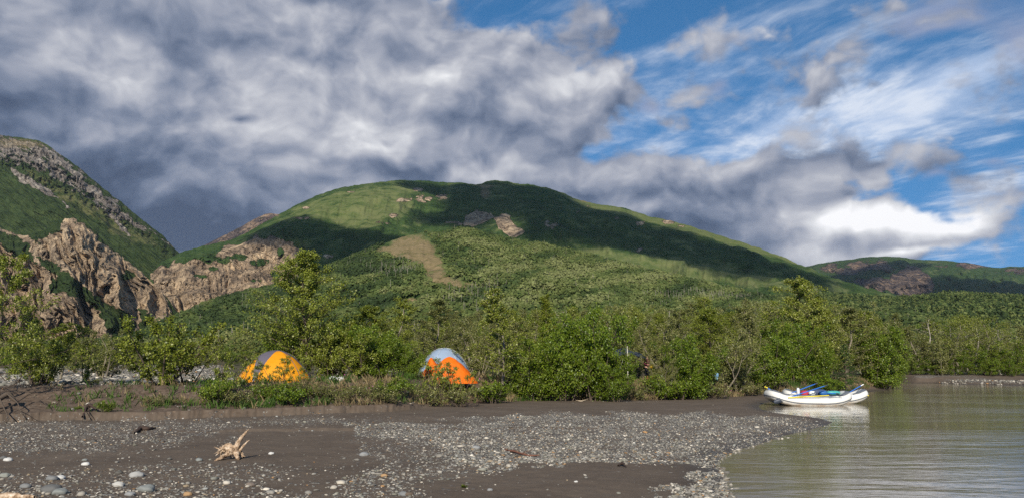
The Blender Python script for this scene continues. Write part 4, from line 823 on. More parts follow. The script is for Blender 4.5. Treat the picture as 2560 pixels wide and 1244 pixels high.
GR = 'trees on the far bank across the river'
for (q, Y, top, w, key) in [(2262, 108, 850, 90, 'm3'), (2290, 106, 812, 95, 'm2'), (2322, 112, 792, 85, 'm5'), (2350, 105, 830, 90, 'm3'), (2375, 113, 806, 90, 'm5'), (2405, 107, 786, 130, 'm6'), (2455, 108, 790, 130, 'm6'), (2440, 114, 800, 90, 'm5'),
        (2490, 106, 850, 100, 'm4'), (2520, 108, 838, 100, 'm3'), (2552, 106, 846, 110, 'm4'), (2585, 112, 820, 110, 'm1'), (2500, 118, 820, 90, 'm5'), (2545, 120, 812, 90, 'm2'), (2625, 108, 830, 110, 'm4'), (2670, 108, 820, 110, 'm3'), (2270, 118, 815, 90, 'm1'), (2310, 122, 810, 90, 'm4'),
        (2345, 120, 800, 100, 'm1'), (2385, 124, 800, 100, 'm4'), (2430, 124, 796, 100, 'm1'), (2470, 122, 806, 100, 'm3'), (2335, 106, 880, 80, 'm4'), (2385, 105, 870, 80, 'm4'), (2430, 105, 880, 90, 'm4'), (2290, 105, 885, 80, 'm4'), (2470, 104.5, 885, 80, 'm4'), (2525, 104, 890, 90, 'm4')]:
    plant(key, q, Y, top, w, 'one of many olive trees lining the far bank across the river at right', 'tree', GR, name='far_bank_tree')
GR = 'young trees on the cobble plain at left'
q = -120.0
for Yr, step, tp in ((70, 75, 862), (92, 46, 862), (118, 34, 864)):
    q = -120.0
    while q < 830:
        if not (430 < q < 660 and Yr < 110):
            plant(rs.choice(['m3', 'm4', 'm1']), q, Yr + rs.uniform(-6, 6), (tp - (14 if q < 400 else 0) + (8 if Yr > 110 else 0)) + rs.normal(0, 7), rs.uniform(60, 90) * (1 if Yr < 110 else .85), 'one of many bushy young trees beyond the pale cobble plain at left', 'tree', GR, name='plain_tree')
        q += step * rs.uniform(.7, 1.3)

# ---------- woods that read as one mass
m_fo, g = newmat('forest_leaf'); vc = g.new('ShaderNodeVertexColor', layer_name='tint'); finish(g, vc.outputs[0], .7, spec=.1, transl=.25)
def forest(name, X, Y, Z, H, Wd, nq, size, tints, label, trunks=None, seed=1):
    rs = np.random.RandomState(seed); n = len(X)
    d = rs.normal(0, 1, (n, nq, 3)); d /= np.linalg.norm(d, axis=2)[..., None]; r = rs.uniform(.55, 1.0, (n, nq, 1)); P = d * r
    t = (P[..., 2] + 1) / 2; nar = (1.0 - .55 * t ** 1.5)[..., None]
    P = np.concatenate([P[..., :2] * nar * (Wd[:, None, None] / 2), ((.56 + .44 * P[..., 2]) * H[:, None])[..., None]], 2)
    out = d.reshape(-1, 3); P = P.reshape(-1, 3) + np.repeat(np.stack([X, Y, Z], 1), nq, 0)
    LV, LF = leafcards(rs, P, out * 1.1 + np.array([0, -1.0, .9]), np.repeat(size, nq) if np.ndim(size) else size, 1.0, .6)
    T = tints[rs.choice(len(tints), n)] if tints.ndim == 2 and len(tints) != n else tints
    T = T * rs.uniform(.88, 1.12, (n, 1)); C = np.repeat(T, nq, 0) * rs.uniform(.82, 1.18, (n * nq, 1)); C = np.repeat(C, 4, 0)
    V, Fq = [LV], [LF]; CC = [C]
    if trunks is not None and len(trunks):
        tx, ty, tz, th = trunks.T; m = len(tx); w = .13 + .10 * rs.rand(m); ln = rs.normal(0, .05, m) * th
        q = np.stack([np.stack([tx + a * w + l * ln, ty + b * w, tz + h * th], 1) for (a, b, h, l) in ((-1, 0, 0, 0), (1, 0, 0, 0), (0, -1.4, 0, 0), (-.5, 0, 1, 1), (.5, 0, 1, 1), (0, -.7, 1, 1))], 1).reshape(-1, 3)
        i = np.arange(m)[:, None] * 6 + len(LV); Fq.append(np.vstack([i + np.array([[0, 2, 5, 3]]), i + np.array([[2, 1, 4, 5]])])); V.append(q); CC.append(np.repeat(np.array([[.30, .27, .21]]) * rs.uniform(.5, 1.2, (m, 1)), 6, 0))
    return tag(mesh_np(name, np.vstack(V), np.vstack(Fq), m_fo, colors={'tint': np.vstack(CC)}), label, 'forest', kind='stuff')
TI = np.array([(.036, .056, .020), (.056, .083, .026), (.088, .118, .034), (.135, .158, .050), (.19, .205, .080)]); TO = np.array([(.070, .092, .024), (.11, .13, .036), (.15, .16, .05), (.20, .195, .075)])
# flat wood between 150 m and the foothill
rs = np.random.RandomState(91); N = 9500; Yq = np.exp(rs.uniform(math.log(150), math.log(470), N)); Kq = rs.uniform(-.62, .82, N); pk = CX + F * Kq * .99; keep = (pk > 560) | (Yq > 300 - .1 * pk); keep &= (pk > 300) | (Yq > 380); Yq, Kq = Yq[keep], Kq[keep]; Xq = Kq * Yq
Zq, _, _ = height(Xq, Yq)
m_ = rs.rand(len(Xq)) < .04
forest('valley_forest', Xq, Yq, Zq, rs.uniform(4.5, 8, len(Xq)), rs.uniform(3.0, 5.5, len(Xq)), 54, np.interp(Yq, [150, 470], [.5, 1.2]), np.vstack([TO, TI[2:]]), 'dense young wood filling the valley floor between the camp and the hills',
    np.stack([Xq[m_], Yq[m_] - 1, Zq[m_], rs.uniform(6, 9, m_.sum())], 1), 3)
# foothill and right ridge
rs = np.random.RandomState(92); fv = V_f.reshape(*sh_f, 3)[:240]; idx = rs.randint(0, 240 * sh_f[1], 34000); P = fv.reshape(-1, 3)[idx] + np.concatenate([rs.normal(0, 2, (34000, 2)), np.zeros((34000, 1))], 1); a, b = proj(P[:, 0], P[:, 1], P[:, 2])
md = pm(a, b, MEADOW, 4, 7, 24, 15); md = np.maximum(md, pm(a, b, [(1000, 748), (1050, 740), (1060, 755), (1010, 770)], 5, 6, 20, 16))
clear = sm(.32, .62, fbm(a / 60, b / 26, 4, .55, 95) * .8 + .6 * bl(a, b, 1350, 650, 260, 60)); keep = (md < .25 + .3 * (rs.rand(len(a)) < .03)) & (rs.rand(len(a)) > clear * .6); P, a, b = P[keep], a[keep], b[keep]
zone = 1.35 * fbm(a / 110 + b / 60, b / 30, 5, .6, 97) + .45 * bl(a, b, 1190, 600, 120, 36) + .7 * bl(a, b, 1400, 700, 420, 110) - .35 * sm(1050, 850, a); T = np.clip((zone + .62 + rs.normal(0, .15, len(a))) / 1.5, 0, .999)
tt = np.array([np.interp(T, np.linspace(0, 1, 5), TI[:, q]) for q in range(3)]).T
wt = np.maximum(bl(a, b, 1180, 735, 110, 45), np.maximum(bl(a, b, 1160, 655, 1, 1), bl(a, b, 1000, 675, 90, 30)) * .8); wt = np.maximum(wt, bl(a, b, 1750, 745, 160, 16)); m_ = rs.rand(len(a)) < wt * .9 + .03
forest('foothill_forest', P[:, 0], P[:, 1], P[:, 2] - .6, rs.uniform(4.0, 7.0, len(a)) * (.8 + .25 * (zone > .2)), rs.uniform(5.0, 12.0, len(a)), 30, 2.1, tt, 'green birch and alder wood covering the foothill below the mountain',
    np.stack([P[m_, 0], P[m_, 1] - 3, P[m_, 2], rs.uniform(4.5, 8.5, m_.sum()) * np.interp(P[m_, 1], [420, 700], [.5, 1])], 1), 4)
rs = np.random.RandomState(93); fv = V_r.reshape(*sh_r, 3)[:130]; idx = rs.randint(0, 130 * sh_r[1], 15000); P = fv.reshape(-1, 3)[idx] + np.concatenate([rs.normal(0, 2, (15000, 2)), np.zeros((15000, 1))], 1)
forest('ridge_forest', P[:, 0], P[:, 1], P[:, 2] - .6, rs.uniform(6, 10, len(P)), rs.uniform(5, 8, len(P)), 22, 2.6, TI[:4], 'dark green wood covering the low ridge at right', None, 5)

# bank grass and herbs
rs = np.random.RandomState(94); N = 30000; qx = rs.uniform(120, 2235, N); kk = qx * 0; u = (qx - CX) / F; kk = u * .99; yf = np.interp(kk, fk, fy); dd = rs.uniform(.25, 7.5, N) ** 1.0; Yb = yf + dd; Xb = kk * Yb; Zb, dwn, dbn = height(Xb, Yb)
dens = np.interp(qx, [120, 250, 480, 540, 1150, 1300, 1560, 1900, 2235], [.04, .06, .10, .26, .34, .5, .8, .9, .9]) * np.interp(dd, [0, .6, 1.2, 4, 7.5], [.2, .8, 1, .8, .35]); cl_ = sm(-.1, .3, fbm(Xb / 1.1, Yb / 1.1, 4, .55, 99)); keep = (rs.rand(N) < dens * (.25 + .75 * cl_)) & (dbn > .15) & (dwn > 1.0)
Xb, Yb, Zb, qx = Xb[keep], Yb[keep], Zb[keep], qx[keep]; n = len(Xb)
nb = 8; a = rs.uniform(0, 6.28, (n, nb)); h_ = rs.uniform(.10, .34, (n, nb)) * rs.uniform(.6, 1.3, (n, 1)); ln = rs.uniform(.1, .8, (n, nb)); bx = Xb[:, None] + rs.normal(0, .07, (n, nb)); by = Yb[:, None] + rs.normal(0, .07, (n, nb)); w = .012
dx, dy = np.cos(a), np.sin(a); z0 = Zb[:, None] - .02 + 0 * bx
pts = [np.stack([bx - dy * w, by + dx * w, z0], 2), np.stack([bx + dy * w, by - dx * w, z0], 2), np.stack([bx + dx * ln * h_ * .4 + dy * w * .8, by + dy * ln * h_ * .4 - dx * w * .8, z0 + h_ * .6], 2), np.stack([bx + dx * ln * h_, by + dy * ln * h_, z0 + h_], 2)]
GVt = np.stack(pts, 2).reshape(-1, 3); dry = (fbm(Xb / 2.4, Yb / 2.4, 3, .5, 101) + .15 * rs.randn(n) + np.interp(qx, [500, 900, 1500, 1650, 1900, 1950], [-.1, .1, .1, .5, .35, .2]) > .05)
tn = np.where(dry[:, None], np.array([[.25, .19, .10]]), np.array([[.07, .12, .025]])) * rs.uniform(.6, 1.4, (n, 1)); tn = np.repeat(tn, nb * 4, 0)
tag(mesh_np('grass', GVt, np.arange(len(GVt)).reshape(-1, 4), m_fo, colors={'tint': tn}), 'dry tan and green grass growing on the river bank', 'grass', kind='stuff')
N = 11000; j = rs.choice(n, N); P = np.stack([Xb[j], Yb[j], Zb[j]], 1) + np.abs(rs.normal(0, 1, (N, 3))) * np.array([0, 0, .12]) + rs.normal(0, .14, (N, 3)) * np.array([1, 1, 0]) + np.array([0, 0, .03])
hb = (fbm(P[:, 0] / 1.6, P[:, 1] / 1.6, 3, .5, 103) + bl(qx[j], 0 * P[:, 0], 700, 0, 220, 1) * .8) > -.05; P = P[hb]; LV, LF = leafcards(rs, P, 0 * P, .085, .6, .8); tn = np.array([(.05, .11, .03), (.075, .13, .045), (.11, .14, .05), (.05, .09, .02)])[rs.randint(0, 4, len(P))]; pk_ = rs.rand(len(P)) < .012; tn[pk_] = (.35, .09, .25)
tag(mesh_np('herbs', LV, LF, m_fo, colors={'tint': np.repeat(tn, 4, 0)}), 'low green herbs with a few pink flowers covering the bank', 'herbs', kind='stuff')
# ------------------------------------------------------------------ tents
def m_cloth(name, col, transl=.25, rough=.55):
    m, g = newmat(name); tc = g.new('ShaderNodeTexCoord').outputs['Object']; n = g.noise(tc, 2.6, 4, .55, .6); n2 = g.noise(tc, 40, 2, .5)
    c = g.mix(n, tuple(x * .85 for x in col), tuple(min(1, x * 1.1) for x in col)); finish(g, c, rough, g.add(n, g.mul(n2, .1)), .35, .08, spec=.3, transl=transl, tcol=col); return m
C_YEL = m_cloth('yellow_nylon', (.88, .35, .010)); C_GRY = m_cloth('grey_nylon', (.13, .115, .145), .1); C_ORG = m_cloth('orange_nylon', (.92, .18, .008)); C_BLU = m_cloth('pale_blue_nylon', (.33, .42, .56), .2, .4)
C_TARP = m_cloth('dark_tarp_cloth', (.045, .055, .075), .05); POLE = simple('tent_pole_metal', (.35, .35, .34), .35, .1, 20, metallic=.8)
def dome(a, b, h, nr=60, nc=160, prof=1.9, sup=2.6, wr=.012, lob=0.0, seed=0):
    r = np.linspace(0, 1, nr)[:, None]; th = np.linspace(0, 2 * np.pi, nc, endpoint=False)[None]
    s = (np.abs(np.cos(th)) ** sup + np.abs(np.sin(th)) ** sup) ** (-1 / sup)
    X = a * r * s * np.cos(th); Y = b * r * s * np.sin(th); Z = h * (1 - r ** prof) ** .92 + 0 * th
    rg = np.cos(th * 2 + math.pi / 2 * 0) ; Z = Z - lob * (r * (1 - r) * 4) * (np.abs(np.cos(2 * th)))
    Z = Z + wr * fbm(X * 3 + seed, Y * 3 + Z * 3, 3, .5, 500 + seed) * (1 - r) * 4 * r
    V = np.stack([X, Y, Z], 2).reshape(-1, 3); i = (np.arange(nr - 1)[:, None] * nc + np.arange(nc)[None]).ravel(); j = (np.arange(nr - 1)[:, None] * nc + (np.arange(nc)[None] + 1) % nc).ravel()
    return V, np.stack([i, i + nc, j + nc, j], 1)
def sub_mesh(name, V, Fq, keep, mat, parent, smooth=True):
    f = Fq[keep]; u, inv = np.unique(f, return_inverse=True); return mesh_np(name, V[u], inv.reshape(f.shape), mat, parent, smooth=smooth)
def seam(a, b, h, ang, prof, sup, off=.012, rad=.011, lob=0):
    r = np.linspace(-1, 1, 41); th = ang; s = (abs(math.cos(th)) ** sup + abs(math.sin(th)) ** sup) ** (-1 / sup); q = np.abs(r)
    P = np.stack([a * r * s * math.cos(th), b * r * s * math.sin(th), h * (1 - q ** prof) ** .92 - lob * q * (1 - q) * 4 * abs(math.cos(2 * th)) + off], 1); return tube(P, np.full(41, rad), 5)
YT = 36.2; x, y = at(688, 950, YT)[:2]; z = hz(x, y); T1 = empty('dome_tent', (x, y, z - .02), 0, label='yellow dome tent with a dark grey wedge panel, half behind low bushes', cat='tent')
V, Fq = dome(1.68, 1.45, 1.42, 110, 320, 2.15, 2.3, lob=.05, seed=1); fc = V[Fq].mean(1); hx = fc[:, 0]; hz_ = fc[:, 2]; front = fc[:, 1] < 0
s_ = YT / F
dark = front & (poly_d(hx, hz_, [((656 - 688) * s_, 0.0), ((650 - 688) * s_, 60 * s_), ((615 - 688) * s_, 36 * s_), ((600 - 688) * s_, 30 * s_), ((600 - 688) * s_, 95 * s_), ((699 - 688) * s_, 95 * s_), ((678 - 688) * s_, 50 * s_), ((659 - 688) * s_, 0.0)]) > 0)
rim = (fc[:, 1] > -.16) & (hx > 0); dark |= rim & (fc[:, 1] < .6)
sub_mesh('fly', V, Fq, ~dark, C_YEL, T1); sub_mesh('side_panel', V, Fq, dark, C_GRY, T1)['label'] = 'dark grey wedge panel of the yellow tent'
for a in (.62, -.62): tag(mesh_np('pole_sleeve', *seam(1.68, 1.45, 1.42, a, 2.15, 2.3, lob=.05), C_GRY, T1, smooth=True))
YO = 40.0; x, y = at(1115, 945, YO)[:2]; z = hz(x, y); T2 = empty('ridge_tent', (x, y, z - .02), 0, label='bright orange tent dappled with leaf shadows, low front of the pair', cat='tent')
V, Fq = dome(1.58, 1.0, 1.30, 90, 240, 1.5, 2.2, wr=.035, lob=.05, seed=2); V[:, 0] += .12 * V[:, 2]; up_ = np.clip(V[:, 2] / .8, 0, 1); V[:, 2] += up_ * (.50 * np.exp(-((V[:, 0] + .80) ** 2 / .07 + V[:, 1] ** 2 / .35)) - .16 * np.exp(-((V[:, 0] + .40) ** 2 / .03 + V[:, 1] ** 2 / .6)))
mesh_np('fly', V, Fq, C_ORG, T2, smooth=True); P = np.array([(-.86, -.5, 0), (-.88, -.2, .75), (-.86, 0, 1.0), (-.86, .3, .8)])
rr = np.linspace(0, 1, 12)[:, None]; mesh_np('vent_disc', *tube(np.array([(.26, -.52, .78), (.265, -.55, .785)]), [.07, .068], 12), C_BLU, T2)
P1 = np.array([(-.1, -.98, .02), (.04, -.74, .48), (.15, -.33, .98), (.18, 0, 1.23)]); mesh_np('pole_sleeve', *tube(P1 + np.array([0, -.015, .01]), [.012] * 4, 5), C_ORG, T2, smooth=True)
YB = 42.6; x, y = at(1110, 940, YB)[:2]; z = hz(x, y); T3 = empty('dome_tent', (x, y, z - .02), .2, label='pale blue dome tent standing right behind the orange tent', cat='tent')
V, Fq = dome(1.46, 1.4, 1.50, 6, 12, 2.3, 2.1, wr=0); mesh_np('fly', V, Fq, C_BLU, T3, smooth=False)
for a in (0.0, math.pi / 6 * 2, math.pi / 6 * 4): mesh_np('pole_sleeve', *seam(1.46, 1.4, 1.50, a, 2.3, 2.1, off=.012, rad=.007), simple('pale_webbing', (.6, .62, .62), .6), T3, smooth=True)
# small gear
def rock(px, Y, wpx, lab, ci, z=None):
    k = ke(px, 900)[0]; x = k * Y; w = wpx / F * Y; B, Fc = ico(3); n = fbm(B[:, 0] * 1.3 + px, B[:, 1] * 1.3 + B[:, 2], 3, .5, 420); q = B * np.array([.5, .42, .36]) * (1 + .25 * n[:, None]) * w
    o = mesh_np('pale_stone', q, Fc, m_st, smooth=True, colors={'tint': np.repeat((PAL[ci] * 1.0)[None], len(q), 0)}); o.location = (x, Y, hz(x, Y) + .22 * w); tag(o, lab, 'stone')
rock(834, 34.6, 20, 'upright pinkish white stone on the bank right of the yellow tent', 5); rock(853, 34.4, 20, 'rounded cream stone beside the upright pinkish one', 5)
# tarp with pole
TP = empty('tarp_shelter', (at(1567, 900, 52)[0], 52, hz(at(1567, 900, 52)[0], 52)), 0, label='dark blue grey tarp shelter on a pale pole behind the thicket', cat='tarp'); zt = CAMZ + ke(1567, 866)[1] * 52 - TP.location.z
gx, gy = np.meshgrid(np.linspace(-1.7, 1.3, 30), np.linspace(-.2, 2.2, 20)); gz = zt - .30 * np.abs(gx) ** 1.1 - .40 * (1 - (gy + .2) / 2.4) + .04 * np.sin(gx * 7) * (gy > .2)
V = np.stack([gx, gy, gz], 2).reshape(-1, 3); o = mesh_np('tarp_sheet', V, grid_faces(20, 30), C_TARP, TP, smooth=True); md_ = o.modifiers.new('t', 'SOLIDIFY'); md_.thickness = .006
mesh_np('pole', *tube([(0.02, -.22, -.1), (0.02, -.22, zt * .5), (0.02, -.22, zt + .06)], [.03, .028, .025], 8), simple('peeled_pole', (.6, .56, .47), .7), TP, smooth=True)
mesh_np('guy_line', *tube([(0.02, -.22, zt), (-.9, -1.4, 0.05)], [.006, .006], 4), simple('cord', (.5, .5, .45), .7), TP)
# hanging cloth
xk = at(1790, 940, 46.4); gx, gz = np.meshgrid(np.linspace(-.12, .12, 14), np.linspace(0, -.36, 16)); Vc = np.stack([gx * (1 - .4 * gz / -.36) + .05 * gz, .04 * np.sin(gx * 50 + gz * 8), gz + .05 * np.cos(gx * 12)], 2).reshape(-1, 3)
o = mesh_np('hanging_cloth', Vc, grid_faces(16, 14), m_cloth('light_blue_cloth', (.30, .52, .78), .2), smooth=True); o.location = (xk.x, 46.3, xk.z + .16); o.modifiers.new('t', 'SOLIDIFY').thickness = .008; tag(o, 'light blue cloth hung on the bank brush left of the leaning trunk', 'cloth')
xr = at(1611, 914, 50); 
# person
def skin(name, verts, edges, rad, mat, parent, root=0, sub=2):
    me = bpy.data.meshes.new(name); me.from_pydata(verts, edges, []); o = bpy.data.objects.new(name, me); COL.objects.link(o); me.materials.append(mat); o.parent = parent
    md = o.modifiers.new('skin', 'SKIN'); md.use_smooth_shade = True
    for i, r in enumerate(rad): me.skin_vertices[0].data[i].radius = (r, r) if np.isscalar(r) else r
    for i in range(len(verts)): me.skin_vertices[0].data[i].use_root = (i == root)
    s = o.modifiers.new('sub', 'SUBSURF'); s.levels = s.render_levels = sub; return o
SKIN = simple('skin', (.48, .28, .20), .55, .06); SHIRT = simple('maroon_cloth', (.085, .018, .028), .85, .2, 20); TROU = simple('black_cloth', (.02, .02, .025), .85, .2, 20); HAIR = simple('dark_hair', (.04, .025, .015), .7)
xp = at(1617, 900, 52.5); PE = empty('person', (xp.x, 52.5, hz(xp.x, 52.5)), R(35), label='person in maroon top and black trousers standing by the tarp', cat='person')
bv = [(0, 0, .95), (0, 0, 1.12), (0, -.01, 1.32), (0, -.01, 1.45), (0, -.02, 1.53), (0, -.04, 1.62), (0, -.03, 1.71)]; be = [(i, i + 1) for i in range(6)]; br_ = [(.15, .11), (.13, .10), (.16, .11), (.11, .08), .052, (.072, .09), (.065, .08)]
for s in (-1, 1):
    b0 = len(bv); bv += [(.09 * s, 0, .88), (.10 * s, -.01, .50), (.11 * s, .01, .09), (.12 * s, -.12, .03)]; be += [(0, b0), (b0, b0 + 1), (b0 + 1, b0 + 2), (b0 + 2, b0 + 3)]; br_ += [.085, .058, .042, .035]
    b0 = len(bv); hd = (.16 * s, -.36, 1.12); bv += [(.19 * s, -.01, 1.42), (.25 * s, -.03, 1.15), (.18 * s, -.27, 1.10), hd]; be += [(2, b0), (b0, b0 + 1), (b0 + 1, b0 + 2), (b0 + 2, b0 + 3)]; br_ += [.055, .040, .028, (.036, .018)]
    for q in range(5):
        a = (q - 1.5) * .017; L = [.075, .085, .08, .065, .05][q]; f0 = len(bv)
        if q < 4: bv += [(hd[0] + a, hd[1] - .045, hd[2]), (hd[0] + a, hd[1] - .045 - L * .5, hd[2] - .006), (hd[0] + a * .9, hd[1] - .045 - L * .85, hd[2] - .035)]
        else: bv += [(hd[0] - .035 * s, hd[1] - .01, hd[2] + .005), (hd[0] - .055 * s, hd[1] - .035, hd[2] + .005), (hd[0] - .06 * s, hd[1] - .06, hd[2] - .01)]
        be += [(b0 + 3, f0), (f0, f0 + 1), (f0 + 1, f0 + 2)]; br_ += [.009, .0085, .007]
skin('body', bv, be, br_, SKIN, PE)
skin('shirt', [(0, 0, .90), (0, 0, 1.12), (0, -.01, 1.33), (0, -.01, 1.46), (-.19, -.01, 1.42), (-.25, -.03, 1.15), (-.18, -.25, 1.10), (.19, -.01, 1.42), (.25, -.03, 1.15), (.18, -.25, 1.10)], [(0, 1), (1, 2), (2, 3), (2, 4), (4, 5), (5, 6), (2, 7), (7, 8), (8, 9)], [(.175, .135), (.155, .125), (.185, .135), (.10, .08), .075, .055, .04, .075, .055, .04], SHIRT, PE)
skin('trousers', [(0, 0, .96), (-.09, 0, .85), (-.10, -.01, .50), (-.11, .01, .10), (.09, 0, .85), (.10, -.01, .50), (.11, .01, .10)], [(0, 1), (1, 2), (2, 3), (0, 4), (4, 5), (5, 6)], [(.16, .12), .10, .075, .06, .10, .075, .06], TROU, PE)
B, Fc = ico(3); Hh = B * np.array([.082, .10, .095]) + np.array([0, -.02, 1.70]); kf = (Hh[Fc].mean(1)[:, 1] > -.075) | (Hh[Fc].mean(1)[:, 2] > 1.735); mesh_np('hair', Hh, Fc[kf], HAIR, PE, smooth=True)
mesh_np('nose', *tube([(0, -.125, 1.68), (0, -.15, 1.645), (0, -.13, 1.635)], [.009, .014, .008], 6), SKIN, PE, smooth=True)
for s in (-1, 1):
    e = mesh_np('eye', B * .012 + np.array([.03 * s, -.118, 1.675]), Fc, simple('eye_dark', (.03, .02, .02), .3), PE, smooth=True); mesh_np('ear', B * np.array([.012, .022, .032]) + np.array([.078 * s, -.03, 1.66]), Fc, SKIN, PE, smooth=True)
bg = mesh_np('yellow_bag', B * np.array([.12, .09, .14]) * (1 + .1 * fbm(B[:, 0] * 2, B[:, 1] * 2 + B[:, 2], 3, .5, 5)[:, None]), Fc, simple('yellow_plastic', (.75, .48, .03), .5), smooth=True); c_, s__ = math.cos(R(35)), math.sin(R(35)); bg.location = (xp.x + s__ * .40, 52.5 - c_ * .40, PE.location.z + 1.0); tag(bg, 'small yellow bag in the hands of the person in maroon', 'bag')

# ------------------------------------------------------------------ driftwood and debris
m_dw, g = newmat('driftwood'); tc = g.new('ShaderNodeTexCoord').outputs['Object']; n = g.noise(g.map(tc, rot=(0, .7, .3), scale=(14, 60, 14)), 1.6, 6, .65); n2 = g.noise(tc, 9, 4, .6)
c = g.ramp(g.add(g.mul(n, .5), g.mul(n2, .5)), [(.38, (.05, .032, .022)), (.46, (.24, .155, .095)), (.53, (.46, .33, .22)), (.66, (.70, .60, .49))]); finish(g, c, .85, n, .9, .012, spec=.15)
def knob(acc, p0, pts, rad, sides=9, sd=0):
    P = np.array([v[:] for v in pts]); t = np.linspace(0, 1, len(P)); tt = np.linspace(0, 1, 14); Q = np.stack([np.interp(tt, t, P[:, i]) for i in range(3)], 1); Q[1:-1] = (Q[:-2] + 2 * Q[1:-1] + Q[2:]) / 4; rr = np.interp(tt, t, rad)
    V, Fq = tube(Q, rr, sides); nn = fbm(V[:, 0] * 14 + sd, V[:, 2] * 14 + V[:, 1] * 9, 3, .55, 510); ctr = np.repeat(Q, sides, 0); V = ctr + (V - ctr) * (1 + .42 * nn[:, None] + .30 * fbm(V[:, 0] * 45 + sd, V[:, 2] * 45 + V[:, 1] * 30, 2, .5, 515)[:, None]); acc.add(V, Fq)
A_ = Acc(); a = lambda zx, zy, d=0: at(500 + zx / 9.567, 1040 + zy / 9.567, 15.75 + d)
knob(A_, 0, [a(820, 800), a(880, 690), a(930, 560), a(1000, 460), a(1080, 370), a(1165, 280)], [.085, .062, .042, .032, .022, .007], sd=1)
knob(A_, 0, [a(930, 840, -.02), a(975, 760, -.03), a(1050, 660, -.03), a(1120, 585, -.02), a(1185, 535)], [.045, .026, .022, .017, .005], sd=2)
knob(A_, 0, [a(1115, 590, -.02), a(1125, 545)], [.012, .004], 5, sd=3)
knob(A_, 0, [a(800, 800, -.05), a(650, 880, -.12), a(500, 960, -.22), a(400, 1010, -.27), a(315, 1060, -.3)], [.07, .048, .034, .022, .006], sd=4)
knob(A_, 0, [a(620, 800, 0), a(490, 810, .03), a(430, 860, 0), a(370, 910)], [.03, .018, .014, .004], 6, sd=5)
knob(A_, 0, [a(470, 810, .05), a(400, 830, .05), a(340, 860, .05)], [.010, .008, .003], 5, sd=6)
knob(A_, 0, [a(840, 780, -.03), a(880, 880, -.14), a(900, 960, -.2), a(930, 1000, -.2)], [.07, .05, .036, .02], sd=7)
knob(A_, 0, [a(900, 780, .05), a(960, 850, .03), a(1010, 900, .02), a(1030, 950, 0)], [.06, .055, .055, .032], sd=8)
knob(A_, 0, [a(500, 770, .0), a(580, 700, .0), a(700, 690, -.02), a(800, 740, 0), a(860, 800, .02)], [.02, .045, .062, .07, .06], 10, sd=9)
knob(A_, 0, [a(600, 720, -.08), a(720, 760, -.12), a(800, 790, -.1)], [.03, .05, .04], 8, sd=10)
knob(A_, 0, [a(760, 700, .05), a(720, 620, .06), a(690, 600, .08)], [.03, .012, .004], 6, sd=11); knob(A_, 0, [a(520, 730, .05), a(480, 700, .06), a(470, 740, .08)], [.02, .01, .004], 6, sd=12)
for i_ in range(16):
    q_ = np.random.RandomState(60 + i_); u0 = a(q_.uniform(500, 960), q_.uniform(690, 860), -.03); d0_ = q_.normal(0, 1, 3) * np.array([1, .5, .7]); d0_ /= np.linalg.norm(d0_); u0 = np.array(u0[:])
    knob(A_, 0, [u0, u0 + d0_ * .10, u0 + d0_ * .17 + q_.normal(0, .02, 3)], [.028, .014, .003], 5, sd=20 + i_)
V, Fq = A_.get(); mz_ = V[:, 2].min(); c0 = np.array(at(580, 1140, 15.75)); gz0 = hz(c0[0], c0[1]); mn = V[:, 2].min(); V[:, 2] += gz0 - .03 - mn - .0
b0 = np.array([c0[0], c0[1], gz0]); o = mesh_np('driftwood_stump', V - b0, Fq, m_dw, smooth=True); o.location = b0; tag(o, 'bleached driftwood root stump with a horn-like branch on dark silt', 'driftwood')
def logobj(name, pts, rad, mat, lab, cat='driftwood', sd=0, group=None, extra=()):
    A = Acc(); W = []
    for (a_, b_, lift) in pts:
        x, y = gp(a_, b_, 0.0); W.append(np.array([x, y, hz(x, y) + lift]))
    knob(A, 0, W, rad, 8, sd)
    for (pp, rd) in extra:
        E = []
        for (a_, b_, lift) in pp:
            x, y = gp(a_, b_, 0.0); E.append(np.array([x, y, hz(x, y) + lift]))
        knob(A, 0, E, rd, 5, sd + 3)
    V, Fq = A.get(); c = V.mean(0); o = mesh_np(name, V - c, Fq, mat, smooth=True); o.location = c; return tag(o, lab, cat, group)
DARKW = simple('wet_dark_wood', (.055, .035, .026), .85, .4, 9, bump=.6); PALEW = simple('pale_stick', (.50, .40, .29), .8, .25, 12, bump=.4)
logobj('bark_chunk', [(336, 1084, .02), (352, 1079, .05), (368, 1080, .04), (388, 1076, .03)], [.03, .07, .06, .02], DARKW, 'dark rotten chunk of bark lying on fine gravel', sd=1)
logobj('drift_log', [(-90, 1246, .03), (-20, 1248, .03), (40, 1249, .03), (86, 1251, .02)], [.055, .05, .045, .02], m_dw, 'pale log end lying at the bottom left corner', sd=2)
logobj('stick', [(1432, 1003, .05), (1452, 1006, .03), (1470, 1003, .05), (1488, 999, .09)], [.02, .03, .03, .02], PALEW, 'pale curved stick at the foot of the big thicket', sd=3)
logobj('dark_root', [(1138, 1009, .03), (1150, 1004, .08), (1163, 1008, .03)], [.05, .07, .03], DARKW, 'dark root lump on the sand below the orange tent', sd=4)
logobj('twig_litter', [(1262, 1130, .02), (1285, 1134, .04), (1320, 1142, .03), (1348, 1141, .02)], [.012, .02, .018, .008], simple('reddish_twig', (.16, .07, .045), .9), 'reddish brown twig litter on the middle of the gravel', 'debris', sd=5, extra=[([(1290, 1134, .03), (1280, 1126, .05)], [.01, .004]), ([(1300, 1138, .03), (1330, 1132, .04)], [.01, .004]), ([(1270, 1132, .03), (1255, 1126, .05)], [.01, .004])])
logobj('twig_litter', [(1545, 1166, .02), (1555, 1163, .05), (1566, 1168, .02)], [.012, .025, .008], DARKW, 'small dark clump of twigs at the edge of the smooth silt', 'debris', sd=6)
